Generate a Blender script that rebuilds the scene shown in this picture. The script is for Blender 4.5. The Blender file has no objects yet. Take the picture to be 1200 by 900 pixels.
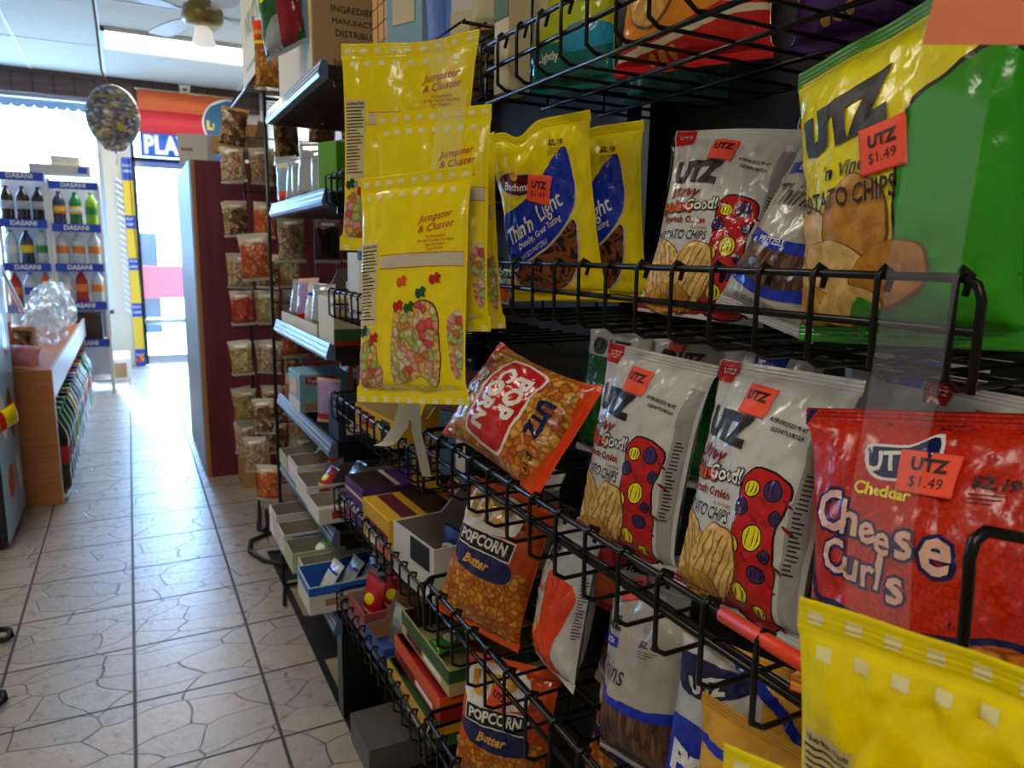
import bpy, bmesh, math, random, bisect
from mathutils import Vector, Matrix, noise, Euler
PI = math.pi
R = math.radians
scene = bpy.context.scene
COL = scene.collection
random.seed(7)

# ------------------------------------------------------------------ materials
MATS = {}
def _new(name):
    m = bpy.data.materials.new(name); m.use_nodes = True
    nt = m.node_tree
    return m, nt, nt.nodes['Principled BSDF']
def hexc(h):
    h = h.lstrip('#'); v = [int(h[i:i+2], 16)/255 for i in (0, 2, 4)]
    return tuple(((c/12.92) if c <= .04045 else ((c+.055)/1.055)**2.4) for c in v)
def col4(c):
    if isinstance(c, str): c = hexc(c)
    return (c[0], c[1], c[2], 1)
def mat(name, c, rough=.5, metal=0, spec=.5, bump=0, bscale=200, coat=0, uv=False, var=0, trans=0, alpha=1, sheen=0):
    """plain procedural material: colour, gloss, optional noise variation and bump"""
    if name in MATS: return MATS[name]
    m, nt, b = _new(name)
    b.inputs['Base Color'].default_value = col4(c)
    b.inputs['Roughness'].default_value = rough
    b.inputs['Metallic'].default_value = metal
    b.inputs['Specular IOR Level'].default_value = spec
    b.inputs['Coat Weight'].default_value = coat
    b.inputs['Coat Roughness'].default_value = .12
    if trans: b.inputs['Transmission Weight'].default_value = trans
    if alpha < 1: b.inputs['Alpha'].default_value = alpha
    if bump or var:
        tc = nt.nodes.new('ShaderNodeTexCoord'); n = nt.nodes.new('ShaderNodeTexNoise')
        nt.links.new(tc.outputs['UV' if uv else 'Object'], n.inputs['Vector'])
        n.inputs['Scale'].default_value = bscale; n.inputs['Detail'].default_value = 4
        if bump:
            bp = nt.nodes.new('ShaderNodeBump'); bp.inputs['Strength'].default_value = bump
            bp.inputs['Distance'].default_value = .004
            nt.links.new(n.outputs['Fac'], bp.inputs['Height']); nt.links.new(bp.outputs['Normal'], b.inputs['Normal'])
        if var:
            mx = nt.nodes.new('ShaderNodeMix'); mx.data_type = 'RGBA'
            cc = col4(c)
            mx.inputs[6].default_value = tuple(x*(1-var) for x in cc[:3])+(1,)
            mx.inputs[7].default_value = tuple(min(1, x*(1+var)) for x in cc[:3])+(1,)
            nt.links.new(n.outputs['Fac'], mx.inputs[0]); nt.links.new(mx.outputs[2], b.inputs['Base Color'])
    MATS[name] = m
    return m
def film(name, c, rough=.2, metal=0):
    """printed snack-bag film: glossy with soft crinkle bump in bag coordinates"""
    if name in MATS: return MATS[name]
    m, nt, b = _new(name)
    b.inputs['Base Color'].default_value = col4(c); b.inputs['Roughness'].default_value = rough
    b.inputs['Metallic'].default_value = metal
    crinkle(nt, b)
    MATS[name] = m
    return m
def crinkle(nt, b, s=.35):
    tc = nt.nodes.new('ShaderNodeTexCoord'); mp = nt.nodes.new('ShaderNodeMapping')
    mp.inputs['Scale'].default_value = (55, 34, 1)
    nt.links.new(tc.outputs['UV'], mp.inputs['Vector'])
    v = nt.nodes.new('ShaderNodeTexVoronoi'); v.feature = 'SMOOTH_F1'; v.inputs['Scale'].default_value = 1
    n = nt.nodes.new('ShaderNodeTexNoise'); n.inputs['Scale'].default_value = 1.3; n.inputs['Detail'].default_value = 3
    nt.links.new(mp.outputs['Vector'], n.inputs['Vector'])
    nt.links.new(mp.outputs['Vector'], v.inputs['Vector'])
    a = nt.nodes.new('ShaderNodeMath'); a.operation = 'ADD'
    nt.links.new(n.outputs['Fac'], a.inputs[0]); nt.links.new(v.outputs['Distance'], a.inputs[1])
    bp = nt.nodes.new('ShaderNodeBump'); bp.inputs['Strength'].default_value = s; bp.inputs['Distance'].default_value = .004
    nt.links.new(a.outputs[0], bp.inputs['Height']); nt.links.new(bp.outputs['Normal'], b.inputs['Normal'])
    return tc
def picture(name, colors, scale=90, dark=.35, stretch=(1, 1), gap=.5, rough=.28, smooth=False, warp=0):
    """a printed picture of loose food: cells of several colours with darker gaps between, in bag coordinates"""
    if name in MATS: return MATS[name]
    m, nt, b = _new(name)
    b.inputs['Roughness'].default_value = rough
    tc = crinkle(nt, b)
    mp = nt.nodes.new('ShaderNodeMapping'); mp.inputs['Scale'].default_value = (scale*stretch[0], scale*stretch[1], 1)
    nt.links.new(tc.outputs['UV'], mp.inputs['Vector'])
    src = mp.outputs['Vector']
    if warp:
        n = nt.nodes.new('ShaderNodeTexNoise'); n.inputs['Scale'].default_value = .9; n.inputs['Detail'].default_value = 2
        nt.links.new(src, n.inputs['Vector'])
        mx = nt.nodes.new('ShaderNodeVectorMath'); mx.operation = 'SCALE'; mx.inputs['Scale'].default_value = warp
        nt.links.new(n.outputs['Color'], mx.inputs[0])
        ad = nt.nodes.new('ShaderNodeVectorMath'); ad.operation = 'ADD'
        nt.links.new(src, ad.inputs[0]); nt.links.new(mx.outputs[0], ad.inputs[1]); src = ad.outputs[0]
    v = nt.nodes.new('ShaderNodeTexVoronoi'); v.voronoi_dimensions = '2D'; v.inputs['Scale'].default_value = 1
    nt.links.new(src, v.inputs['Vector'])
    sep = nt.nodes.new('ShaderNodeSeparateColor'); nt.links.new(v.outputs['Color'], sep.inputs[0])
    rp = nt.nodes.new('ShaderNodeValToRGB'); rp.color_ramp.interpolation = 'CONSTANT'
    e = rp.color_ramp.elements
    for i, c in enumerate(colors):
        x = e[i] if i < 2 else e.new(i/len(colors))
        x.position = i/len(colors); x.color = col4(c)
    nt.links.new(sep.outputs[0], rp.inputs[0])
    v2 = nt.nodes.new('ShaderNodeTexVoronoi'); v2.voronoi_dimensions = '2D'; v2.feature = 'DISTANCE_TO_EDGE'
    v2.inputs['Scale'].default_value = 1; nt.links.new(src, v2.inputs['Vector'])
    r2 = nt.nodes.new('ShaderNodeValToRGB'); r2.color_ramp.elements[0].position = 0; r2.color_ramp.elements[1].position = gap*.5
    r2.color_ramp.elements[0].color = (dark, dark*.8, dark*.7, 1); r2.color_ramp.elements[1].color = (1, 1, 1, 1)
    nt.links.new(v2.outputs['Distance'], r2.inputs[0])
    n2 = nt.nodes.new('ShaderNodeTexNoise'); n2.inputs['Scale'].default_value = 2.6; n2.inputs['Detail'].default_value = 3
    nt.links.new(src, n2.inputs['Vector'])
    r3 = nt.nodes.new('ShaderNodeValToRGB'); r3.color_ramp.elements[0].position = .3; r3.color_ramp.elements[1].position = .65
    r3.color_ramp.elements[0].color = (.62, .55, .5, 1)
    nt.links.new(n2.outputs['Fac'], r3.inputs[0])
    m1 = nt.nodes.new('ShaderNodeMix'); m1.data_type = 'RGBA'; m1.blend_type = 'MULTIPLY'; m1.inputs[0].default_value = 1
    nt.links.new(rp.outputs[0], m1.inputs[6]); nt.links.new(r2.outputs[0], m1.inputs[7])
    m2 = nt.nodes.new('ShaderNodeMix'); m2.data_type = 'RGBA'; m2.blend_type = 'MULTIPLY'; m2.inputs[0].default_value = .8
    nt.links.new(m1.outputs[2], m2.inputs[6]); nt.links.new(r3.outputs[0], m2.inputs[7])
    nt.links.new(m2.outputs[2], b.inputs['Base Color'])
    MATS[name] = m
    return m
def strands(name, c_dark, c_lit, scale=70, rough=.25):
    """printed picture of thin pretzel sticks: bands of noise"""
    if name in MATS: return MATS[name]
    m, nt, b = _new(name); b.inputs['Roughness'].default_value = rough
    tc = crinkle(nt, b)
    mp = nt.nodes.new('ShaderNodeMapping'); mp.inputs['Scale'].default_value = (scale, scale, 1)
    nt.links.new(tc.outputs['UV'], mp.inputs['Vector'])
    acc = None
    for k, (rot, sc) in enumerate(((.5, 1), (2.0, 1.1), (1.2, .9))):
        n = nt.nodes.new('ShaderNodeTexNoise'); n.inputs['Scale'].default_value = .55*sc; n.inputs['Detail'].default_value = 1
        mp2 = nt.nodes.new('ShaderNodeMapping'); mp2.inputs['Rotation'].default_value = (0, 0, rot); mp2.inputs['Location'].default_value = (k*7, k*3, 0)
        nt.links.new(mp.outputs['Vector'], mp2.inputs['Vector']); nt.links.new(mp2.outputs['Vector'], n.inputs['Vector'])
        s = nt.nodes.new('ShaderNodeMath'); s.operation = 'SUBTRACT'; s.inputs[1].default_value = .5; nt.links.new(n.outputs['Fac'], s.inputs[0])
        a = nt.nodes.new('ShaderNodeMath'); a.operation = 'ABSOLUTE'; nt.links.new(s.outputs[0], a.inputs[0])
        if acc is None: acc = a.outputs[0]
        else:
            mn = nt.nodes.new('ShaderNodeMath'); mn.operation = 'MINIMUM'; nt.links.new(acc, mn.inputs[0]); nt.links.new(a.outputs[0], mn.inputs[1]); acc = mn.outputs[0]
    rp = nt.nodes.new('ShaderNodeValToRGB'); rp.color_ramp.elements[0].position = .018; rp.color_ramp.elements[1].position = .05
    rp.color_ramp.elements[0].color = col4(c_lit); rp.color_ramp.elements[1].color = col4(c_dark)
    nt.links.new(acc, rp.inputs[0]); nt.links.new(rp.outputs[0], b.inputs['Base Color'])
    MATS[name] = m
    return m
def glow(name, c, s):
    if name in MATS: return MATS[name]
    m, nt, b = _new(name)
    b.inputs['Base Color'].default_value = col4(c); b.inputs['Emission Color'].default_value = col4(c); b.inputs['Emission Strength'].default_value = s
    MATS[name] = m
    return m
def clear(name, c=(1, 1, 1), a=.2, rough=.08):
    """thin clear plastic film / glass: partly transparent with a glossy face"""
    if name in MATS: return MATS[name]
    m, nt, b = _new(name)
    b.inputs['Base Color'].default_value = col4(c); b.inputs['Roughness'].default_value = rough
    b.inputs['Alpha'].default_value = a
    MATS[name] = m
    return m

# ------------------------------------------------------------------ objects
def link(o, parent=None):
    COL.objects.link(o)
    if parent is not None: o.parent = parent
    return o
def tag(o, label=None, cat=None, group=None, kind=None):
    if label: o['label'] = label
    if cat: o['category'] = cat
    if group: o['group'] = group
    if kind: o['kind'] = kind
    return o
def empty(name, label, cat, loc=(0, 0, 0), rot=(0, 0, 0), group=None):
    o = bpy.data.objects.new(name, None); o.empty_display_size = .05
    o.location = loc; o.rotation_euler = rot
    link(o); tag(o, label, cat, group)
    return o
def copy_tree(o, parent=None):
    c = o.copy(); COL.objects.link(c)
    if parent is not None: c.parent = parent
    for ch in list(o.children): copy_tree(ch, c)
    return c
def place(o, loc, rot=(0, 0, 0), label=None, group=None):
    o.location = loc; o.rotation_euler = tuple(R(a) for a in rot)
    if label: o['label'] = label
    if group: o['group'] = group
    return o

class MB:
    """collects shapes, then links them as ONE mesh object"""
    def __init__(s): s.v = []; s.f = []; s.m = []; s.sm = []; s.uv = {}; s.mats = []
    def mi(s, m):
        if m not in s.mats: s.mats.append(m)
        return s.mats.index(m)
    def add(s, vs, fs, m, smooth=False, uvs=None):
        b = len(s.v); s.v.extend([tuple(v) for v in vs]); k = s.mi(m)
        if uvs is not None:
            for i, u in enumerate(uvs): s.uv[b+i] = u
        for f in fs:
            s.f.append(tuple(b+i for i in f)); s.m.append(k); s.sm.append(smooth)
        return s
    def box(s, lo, hi, m, bev=0):
        x0, y0, z0 = lo; x1, y1, z1 = hi
        if bev <= 0:
            vs = [(x0, y0, z0), (x1, y0, z0), (x1, y1, z0), (x0, y1, z0), (x0, y0, z1), (x1, y0, z1), (x1, y1, z1), (x0, y1, z1)]
            return s.add(vs, [(3, 2, 1, 0), (4, 5, 6, 7), (0, 1, 5, 4), (1, 2, 6, 5), (2, 3, 7, 6), (3, 0, 4, 7)], m)
        bm = bmesh.new(); bmesh.ops.create_cube(bm, size=1)
        for v in bm.verts: v.co = Vector(((x0+x1)/2+v.co.x*(x1-x0), (y0+y1)/2+v.co.y*(y1-y0), (z0+z1)/2+v.co.z*(z1-z0)))
        bmesh.ops.bevel(bm, geom=list(bm.edges), offset=bev, segments=2, affect='EDGES', profile=.5)
        return s.bm(bm, m)
    def bm(s, bm, m, smooth=False):
        bm.verts.index_update()
        s.add([v.co.copy() for v in bm.verts], [[v.index for v in f.verts] for f in bm.faces], m, smooth); bm.free(); return s
    def tube(s, pts, r, m, n=6, closed=False, caps=True):
        pts = [Vector(p) for p in pts]; N = len(pts); vs = []; fs = []
        up = None
        for i, p in enumerate(pts):
            a = pts[i-1] if (i or closed) else p; c = pts[(i+1) % N] if (i < N-1 or closed) else p
            d1 = (p-a).normalized() if (p-a).length > 1e-9 else None; d2 = (c-p).normalized() if (c-p).length > 1e-9 else None
            d = ((d1 or d2)+(d2 or d1)).normalized() if ((d1 or d2)+(d2 or d1)).length > 1e-6 else (d1 or d2)
            if up is None:
                up = Vector((0, 0, 1)) if abs(d.z) < .9 else Vector((1, 0, 0))
            x = up-d*up.dot(d)
            if x.length < 1e-6: x = d.orthogonal()
            x.normalize(); y = d.cross(x); up = x
            k = 1.0
            if d1 and d2:
                cs = max(.5, math.sqrt(max(0, (1+d1.dot(d2))/2))); k = min(1.4, 1/cs)
            rr = r[i] if isinstance(r, (list, tuple)) else r
            for j in range(n):
                a_ = 2*PI*j/n; vs.append(p+(x*math.cos(a_)+y*math.sin(a_))*rr*k)
        for i in range(N if closed else N-1):
            i2 = (i+1) % N
            for j in range(n):
                j2 = (j+1) % n; fs.append((i*n+j, i*n+j2, i2*n+j2, i2*n+j))
        if not closed and caps:
            fs.append(tuple(range(n-1, -1, -1))); fs.append(tuple((N-1)*n+j for j in range(n)))
        return s.add(vs, fs, m, True)
    def lathe(s, prof, m, c=(0, 0, 0), n=16, axis='z', smooth=True):
        """prof: list of (r, h)"""
        vs = []; fs = []
        for r, h in prof:
            for j in range(n):
                a = 2*PI*j/n; p = (r*math.cos(a), r*math.sin(a), h)
                if axis == 'x': p = (h, p[0], p[1])
                if axis == 'y': p = (p[0], h, p[1])
                vs.append((p[0]+c[0], p[1]+c[1], p[2]+c[2]))
        for i in range(len(prof)-1):
            for j in range(n):
                j2 = (j+1) % n; fs.append((i*n+j, i*n+j2, (i+1)*n+j2, (i+1)*n+j))
        fs.append(tuple(range(n-1, -1, -1))); fs.append(tuple((len(prof)-1)*n+j for j in range(n)))
        return s.add(vs, fs, m, smooth)
    def slab(s, pts, th, m, axis='y', off=0):
        """extruded polygon; pts 2D, thickness th along axis"""
        def P(a, b, t): return {'y': (a, t, b), 'x': (t, a, b), 'z': (a, b, t)}[axis]
        n = len(pts); vs = [P(a, b, off) for a, b in pts]+[P(a, b, off+th) for a, b in pts]
        fs = [tuple(range(n)), tuple(range(2*n-1, n-1, -1))]+[(i, (i+1) % n, n+(i+1) % n, n+i) for i in range(n)]
        bm = bmesh.new(); bv = [bm.verts.new(v) for v in vs]
        for f in fs: bm.faces.new([bv[i] for i in f])
        bmesh.ops.recalc_face_normals(bm, faces=list(bm.faces))
        return s.bm(bm, m)
    def text(s, body, m, mtx, size, off=0, shear=0, sx=1, depth=.0004, space=1):
        vs, fs = text2d(body, off, shear, space)
        return s.add([mtx @ Vector((x*size*sx, y*size, depth)) for x, y in vs], fs, m)
    def xf(s, M, start=0):
        for i in range(start, len(s.v)): s.v[i] = tuple(M @ Vector(s.v[i]))
        return s
    def build(s, name, parent=None, label=None, loc=None):
        me = bpy.data.meshes.new(name); me.from_pydata(s.v, [], s.f)
        for m in s.mats: me.materials.append(m)
        me.polygons.foreach_set('material_index', s.m); me.polygons.foreach_set('use_smooth', s.sm)
        if s.uv:
            l = me.uv_layers.new(name='UVMap')
            for lp in me.loops:
                u = s.uv.get(lp.vertex_index)
                if u: l.data[lp.index].uv = u
        me.update()
        o = bpy.data.objects.new(name, me)
        if loc: o.location = loc
        link(o, parent)
        if label: o['label'] = label
        return o

_TXT = {}
def text2d(body, off=0, shear=0, space=1):
    k = (body, off, shear, space)
    if k in _TXT: return _TXT[k]
    cu = bpy.data.curves.new('lettering', 'FONT'); cu.body = body; cu.size = 1; cu.offset = off; cu.shear = shear
    cu.align_x = 'CENTER'; cu.align_y = 'CENTER'; cu.resolution_u = 2; cu.space_character = space; cu.fill_mode = 'FRONT'
    ob = bpy.data.objects.new('lettering', cu)
    me = bpy.data.meshes.new_from_object(ob)
    vs = [(v.co.x, v.co.y) for v in me.vertices]; fs = [tuple(p.vertices) for p in me.polygons]
    bpy.data.objects.remove(ob); bpy.data.curves.remove(cu); bpy.data.meshes.remove(me)
    _TXT[k] = (vs, fs)
    return _TXT[k]
def face_m(loc, facing='-x', roll=0):
    """matrix that stands lettering up on a face that looks to the given side"""
    z = {'-x': -90, '+x': 90, '-y': 0, '+y': 180}[facing] if isinstance(facing, str) else facing
    return Matrix.Translation(loc) @ Matrix.Rotation(R(z), 4, 'Z') @ Matrix.Rotation(PI/2, 4, 'X') @ Matrix.Rotation(R(roll), 4, 'Z')

# ------------------------------------------------------------------ snack bags
def blob(pts, n=6):
    """smooth closed outline through points"""
    out = []; N = len(pts)
    for i in range(N):
        p0, p1, p2, p3 = (Vector(pts[(i+k-1) % N]) for k in range(4))
        for j in range(n):
            t = j/n
            out.append(tuple(.5*((2*p1)+(p2-p0)*t+(2*p0-5*p1+4*p2-p3)*t*t+(3*p1-p0-3*p2+p3)*t**3)))
    return out
def ell(cx, cy, rx, ry, rot=0, n=18):
    c, s = math.cos(R(rot)), math.sin(R(rot)); o = []
    for i in range(n):
        a = 2*PI*i/n; x, y = rx*math.cos(a), ry*math.sin(a); o.append((cx+x*c-y*s, cy+x*s+y*c))
    return o
def rect(x0, y0, x1, y1): return [(x0, y0), (x1, y0), (x1, y1), (x0, y1)]

class Bag:
    """pillow bag, base at the origin, front towards -Y; design coordinates in cm (u from -W/2, v from 0 at the bottom)"""
    def __init__(s, W, H, D, seed=1, seal=1.1, kin=.13, wr=.22, low=.8, bend=None, fold=0, crease=.25, sag=0, pw=2.4, crump=.24):
        s.crump = crump
        s.W, s.H, s.D, s.seed, s.seal, s.kin, s.wr, s.low, s.bend, s.fold, s.crease, s.sag, s.pw = W, H, D, seed, seal, kin, wr, low, bend, fold, crease, sag, pw
    def S(s, u, v, side=-1, off=0):
        W, H = s.W, s.H
        a = max(-1, min(1, 2*u/W)); t = v/H
        q = (v-s.seal)/(H-2*s.seal); q = max(0, min(1, q)); q2 = q**s.low
        pv = (4*q2*(1-q2))**.55 if 0 < q < 1 else 0
        ps = max(0, 1-abs(a)**s.pw)**.62
        d = s.D/2*pv*ps
        sd = s.seed*13.7+(50 if side > 0 else 0)
        if d > 0:
            f = min(1, d*1.2)
            d += s.wr*f*(noise.noise((u*.42+sd, v*.28, 1.5))*1.1+.55*noise.noise((u*1.05+sd, v*.55, 4.2)))
            rg = (1-abs(noise.noise((u*.36+v*.16+sd, v*.22-u*.1, 2.2)))*2.2)
            rg2 = (1-abs(noise.noise((u*.8-v*.3+sd, v*.45+u*.25, 6.1)))*2.2)
            d += s.crump*f*(.75*max(0, rg)**3+.4*max(0, rg2)**3-.3)
            # creases fanning from both seals
            for q_, k in ((q, 1.), (1-q, 1.25)):
                e = math.exp(-q_*6.5)*min(1, q_*14)
                ph = noise.noise((u*.75+sd, q_*1.2, 9.1+k))*2
                d += s.crease*k*e*f*(abs(math.sin(u*1.15*(1-.35*q_)+ph*2.4+sd))-.55)
        th = .03
        y = side*(max(d, 0)+th+off)
        x = u*(1-s.kin*pv)
        z = v-s.kin*.25*pv*0
        # flat seals wave a little
        if q <= 0 or q >= 1:
            rr = (v if q <= 0 else H-v)
            y += .06*math.sin(rr*2*PI/.36)
        y += .35*noise.noise((u*.22+s.seed*3.1, v*.12, 7.7))*(1-pv*.6)*(1.3 if t > .6 else .8)
        if s.sag: z -= s.sag*max(0, t-.75)*4*(a*a if s.sag > 0 else a)
        p = Vector((x, y, z))
        if s.fold:   # top flap tips forward
            zt = H*.86
            if p.z > zt:
                ang = s.fold*min(1, (p.z-zt)/(H*.14)); L = p.z-zt
                p.z = zt+L*math.cos(ang); p.y -= L*math.sin(ang)
        if s.bend: p = s.bend(p)
        return p*.01
    def mesh(s, front, back, overlays=(), seal_mat=None, nu=40, nv=60, cell=.6):
        W, H, sl = s.W, s.H, s.seal
        us = [-W/2*math.cos(PI*i/nu)*.55+(-W/2+W*i/nu)*.45 for i in range(nu+1)]; us[0] = -W/2; us[-1] = W/2
        ns = 12 if nv > 40 else 6; vs = [sl*i/ns for i in range(ns)]
        nm = nv
        for i in range(nm+1):
            x = i/nm; x = .5-.5*math.cos(PI*x)*.5-.5*(1-2*x)*.5
            vs.append(sl+(H-2*sl)*x)
        vs += [H-sl+sl*(i+1)/ns for i in range(ns)]
        mb = MB(); nr = len(vs); nc = len(us)
        V = []; UV = []; idx = {}
        for side in (-1, 1):
            for j, v in enumerate(vs):
                for i, u in enumerate(us):
                    if side > 0 and i in (0, nc-1): idx[(1, i, j)] = idx[(-1, i, j)]; continue
                    idx[(side, i, j)] = len(V); V.append(s.S(u, v, side)); UV.append((u*.01, v*.01))
        # edges meet in the middle
        for j, v in enumerate(vs):
            for i in (0, nc-1):
                V[idx[(-1, i, j)]] = (s.S(us[i], v, -1)+s.S(us[i], v, 1))/2
        fs = []; ms = []
        for side in (-1, 1):
            for j in range(nr-1):
                for i in range(nc-1):
                    q = (idx[(side, i, j)], idx[(side, i+1, j)], idx[(side, i+1, j+1)], idx[(side, i, j+1)])
                    if side > 0: q = q[::-1]
                    uc, vc = (us[i]+us[i+1])/2, (vs[j]+vs[j+1])/2
                    if (vc < sl or vc > H-sl) and seal_mat: m = seal_mat
                    elif side < 0: m = front(uc, vc) if callable(front) else front
                    else: m = back
                    if side > 0: fs += [(q[3], q[2], q[1]), (q[3], q[1], q[0])]
                    else: fs += [(q[0], q[1], q[2]), (q[0], q[2], q[3])]
                    ms += [m, m]
        for i in range(nc-1):   # close the mouth edges
            for j, fl in ((0, 0), (nr-1, 1)):
                q = (idx[(-1, i, j)], idx[(-1, i+1, j)], idx[(1, i+1, j)], idx[(1, i, j)])
                fs.append(q if fl else q[::-1]); ms.append(seal_mat or back)
        s.us, s.vs = us, vs; s.grid = [[V[idx[(-1, i, j)]] for i in range(nc)] for j in range(nr)]
        mb.v = [tuple(p) for p in V]; mb.uv = dict(enumerate(UV))
        for f, m in zip(fs, ms): mb.f.append(f); mb.m.append(mb.mi(m)); mb.sm.append(True)
        if overlays: s.print_on(mb, overlays, cell)
        return mb
    def G(s, u, v):
        """point and normal on the built front surface"""
        us, vs = s.us, s.vs
        i = min(len(us)-2, max(0, bisect.bisect_right(us, u)-1)); j = min(len(vs)-2, max(0, bisect.bisect_right(vs, v)-1))
        a = (u-us[i])/(us[i+1]-us[i]); b = (v-vs[j])/(vs[j+1]-vs[j]); g = s.grid
        A, B, C_, D_ = g[j][i], g[j][i+1], g[j+1][i+1], g[j+1][i]
        p = A+(B-A)*a+(C_-B)*b if a >= b else A+(D_-A)*b+(C_-D_)*a
        n = ((B-A)*(1-b)+(C_-D_)*b).cross((D_-A)*(1-a)+(C_-B)*a)
        return p, n.normalized()
    def print_on(s, mb, overlays, cell=.6):
        bm = bmesh.new()
        for ov in overlays:
            k = ov[0]; m = mb.mi(ov[1])
            if k == 'p':
                pts, lay = ov[2], ov[3]
                vv = [bm.verts.new((x, y, lay)) for x, y in pts]
                f = bm.faces.new(vv); f.material_index = m
            elif k == 't':
                _, _, body, (cx, cy), size, lay, o = ov
                tv, tf = text2d(body, o.get('off', 0), o.get('shear', 0), o.get('space', 1))
                c, sn = math.cos(R(o.get('rot', 0))), math.sin(R(o.get('rot', 0))); sx = o.get('sx', 1)
                vv = []
                for x, y in tv:
                    x *= size*sx; y *= size
                    if o.get('arc'): y -= o['arc']*x*x
                    vv.append(bm.verts.new((cx+x*c-y*sn, cy+x*sn+y*c, lay)))
                for t in tf:
                    try: f = bm.faces.new([vv[i] for i in t]); f.material_index = m
                    except ValueError: pass
        bmesh.ops.triangulate(bm, faces=[f for f in bm.faces if len(f.verts) > 4])
        W, H = s.W, s.H
        x0 = min(v.co.x for v in bm.verts); x1 = max(v.co.x for v in bm.verts); y0 = min(v.co.y for v in bm.verts); y1 = max(v.co.y for v in bm.verts)
        for u in s.us[1:-1]:
            if x0 < u < x1: bmesh.ops.bisect_plane(bm, geom=bm.verts[:]+bm.edges[:]+bm.faces[:], plane_co=(u, 0, 0), plane_no=(1, 0, 0), dist=1e-5)
        for w in s.vs[1:-1]:
            if y0 < w < y1: bmesh.ops.bisect_plane(bm, geom=bm.verts[:]+bm.edges[:]+bm.faces[:], plane_co=(0, w, 0), plane_no=(0, 1, 0), dist=1e-5)
        lim = W/2*.99; us, vs = s.us, s.vs; seen = {}
        def vid(u, w, lay, m):
            k = (round(u, 4), round(w, 4), round(lay, 2), m)
            if k not in seen:
                uu = max(-lim, min(lim, u)); ww = max(.03, min(H-.03, w)); p, n_ = s.G(uu, ww)
                seen[k] = len(mb.v); mb.uv[len(mb.v)] = (uu*.01, ww*.01); mb.v.append(tuple(p+n_*(.0003+.0003*lay)))
            return seen[k]
        for f in bm.faces:
            c = f.calc_center_median(); lay = c.z
            i = min(len(us)-2, max(0, bisect.bisect_right(us, c.x)-1)); j = min(len(vs)-2, max(0, bisect.bisect_right(vs, c.y)-1))
            pts = [(v.co.x, v.co.y, (v.co.x-us[i])/(us[i+1]-us[i])-(v.co.y-vs[j])/(vs[j+1]-vs[j])) for v in f.verts]
            if f.normal.z < 0: pts = pts[::-1]
            for sg in (1, -1):
                out = []
                for k, a in enumerate(pts):
                    b = pts[(k+1) % len(pts)]
                    if a[2]*sg >= -1e-6: out.append(a)
                    if (a[2]*sg > 1e-6 and b[2]*sg < -1e-6) or (a[2]*sg < -1e-6 and b[2]*sg > 1e-6):
                        t = a[2]/(a[2]-b[2]); out.append((a[0]+(b[0]-a[0])*t, a[1]+(b[1]-a[1])*t, 0))
                if len(out) < 3 or max(abs(q[2]) for q in out) < 1e-5: continue
                q = []
                for a in out:
                    k = vid(a[0], a[1], lay, f.material_index)
                    if k not in q: q.append(k)
                if len(q) > 2: mb.f.append(tuple(q)); mb.m.append(f.material_index); mb.sm.append(True)
        bm.free()
    def sticker(s, parent, lines, cx, cy, w, h, rot, mpaper, mink, name='price_sticker', label='orange price sticker', size=1.1):
        mb = MB(); c, sn = math.cos(R(rot)), math.sin(R(rot)); n = 16
        raw = [[s.G(cx+x*c-y*sn, cy+x*sn+y*c) for x in (-w/2, -w/6, w/6, w/2)] for y in (-h/2, -h/6, h/6, h/2)]
        CG = [[q[0] for q in r] for r in raw]; NA = sum((q[1] for r in raw for q in r), Vector()).normalized()
        def P(x, y, lay):
            fx = min(2.999, max(0, (x/w+.5)*3)); fy = min(2.999, max(0, (y/h+.5)*3)); i, j = int(fx), int(fy); a, b = fx-i, fy-j
            p = (CG[j][i]*(1-a)+CG[j][i+1]*a)*(1-b)+(CG[j+1][i]*(1-a)+CG[j+1][i+1]*a)*b
            return p+NA*(.0026+.0002*lay)
        for lay, fl in ((0, False), (2, True)):
            vs = [P(-w/2+w*i/n, -h/2+h*j/n, lay) for j in range(n+1) for i in range(n+1)]
            fs = [(j*(n+1)+i, j*(n+1)+i+1, (j+1)*(n+1)+i+1, (j+1)*(n+1)+i) for j in range(n) for i in range(n)]
            mb.add(vs, fs if fl else [f[::-1] for f in fs], mpaper, True)
        rim = [i for i in range(n+1)]+[(j)*(n+1)+n for j in range(1, n+1)]+[n*(n+1)+i for i in range(n-1, -1, -1)]+[j*(n+1) for j in range(n-1, 0, -1)]
        N = (n+1)**2; k = mb.mi(mpaper)
        for a, b in zip(rim, rim[1:]+rim[:1]): mb.f.append((a, b, b+N, a+N)); mb.m.append(k); mb.sm.append(False)
        for body, dy, sz, off in lines:
            tv, tf = text2d(body, off, 0, 1.05)
            bm = bmesh.new(); vv = [bm.verts.new((x*sz, y*sz+dy, 0)) for x, y in tv]
            for t in tf:
                try: bm.faces.new([vv[i] for i in t])
                except ValueError: pass
            for k in range(-14, 15):
                for no in ((1, 0, 0), (0, 1, 0)): bmesh.ops.bisect_plane(bm, geom=bm.verts[:]+bm.edges[:]+bm.faces[:], plane_co=(no[0]*k*.2, no[1]*k*.2, 0), plane_no=no, dist=1e-5)
            bm.verts.index_update()
            mb.add([P(v.co.x, v.co.y, 5) for v in bm.verts], [[v.index for v in f.verts] for f in bm.faces], mink, True); bm.free()
        return mb.build(name, parent, label)
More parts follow.
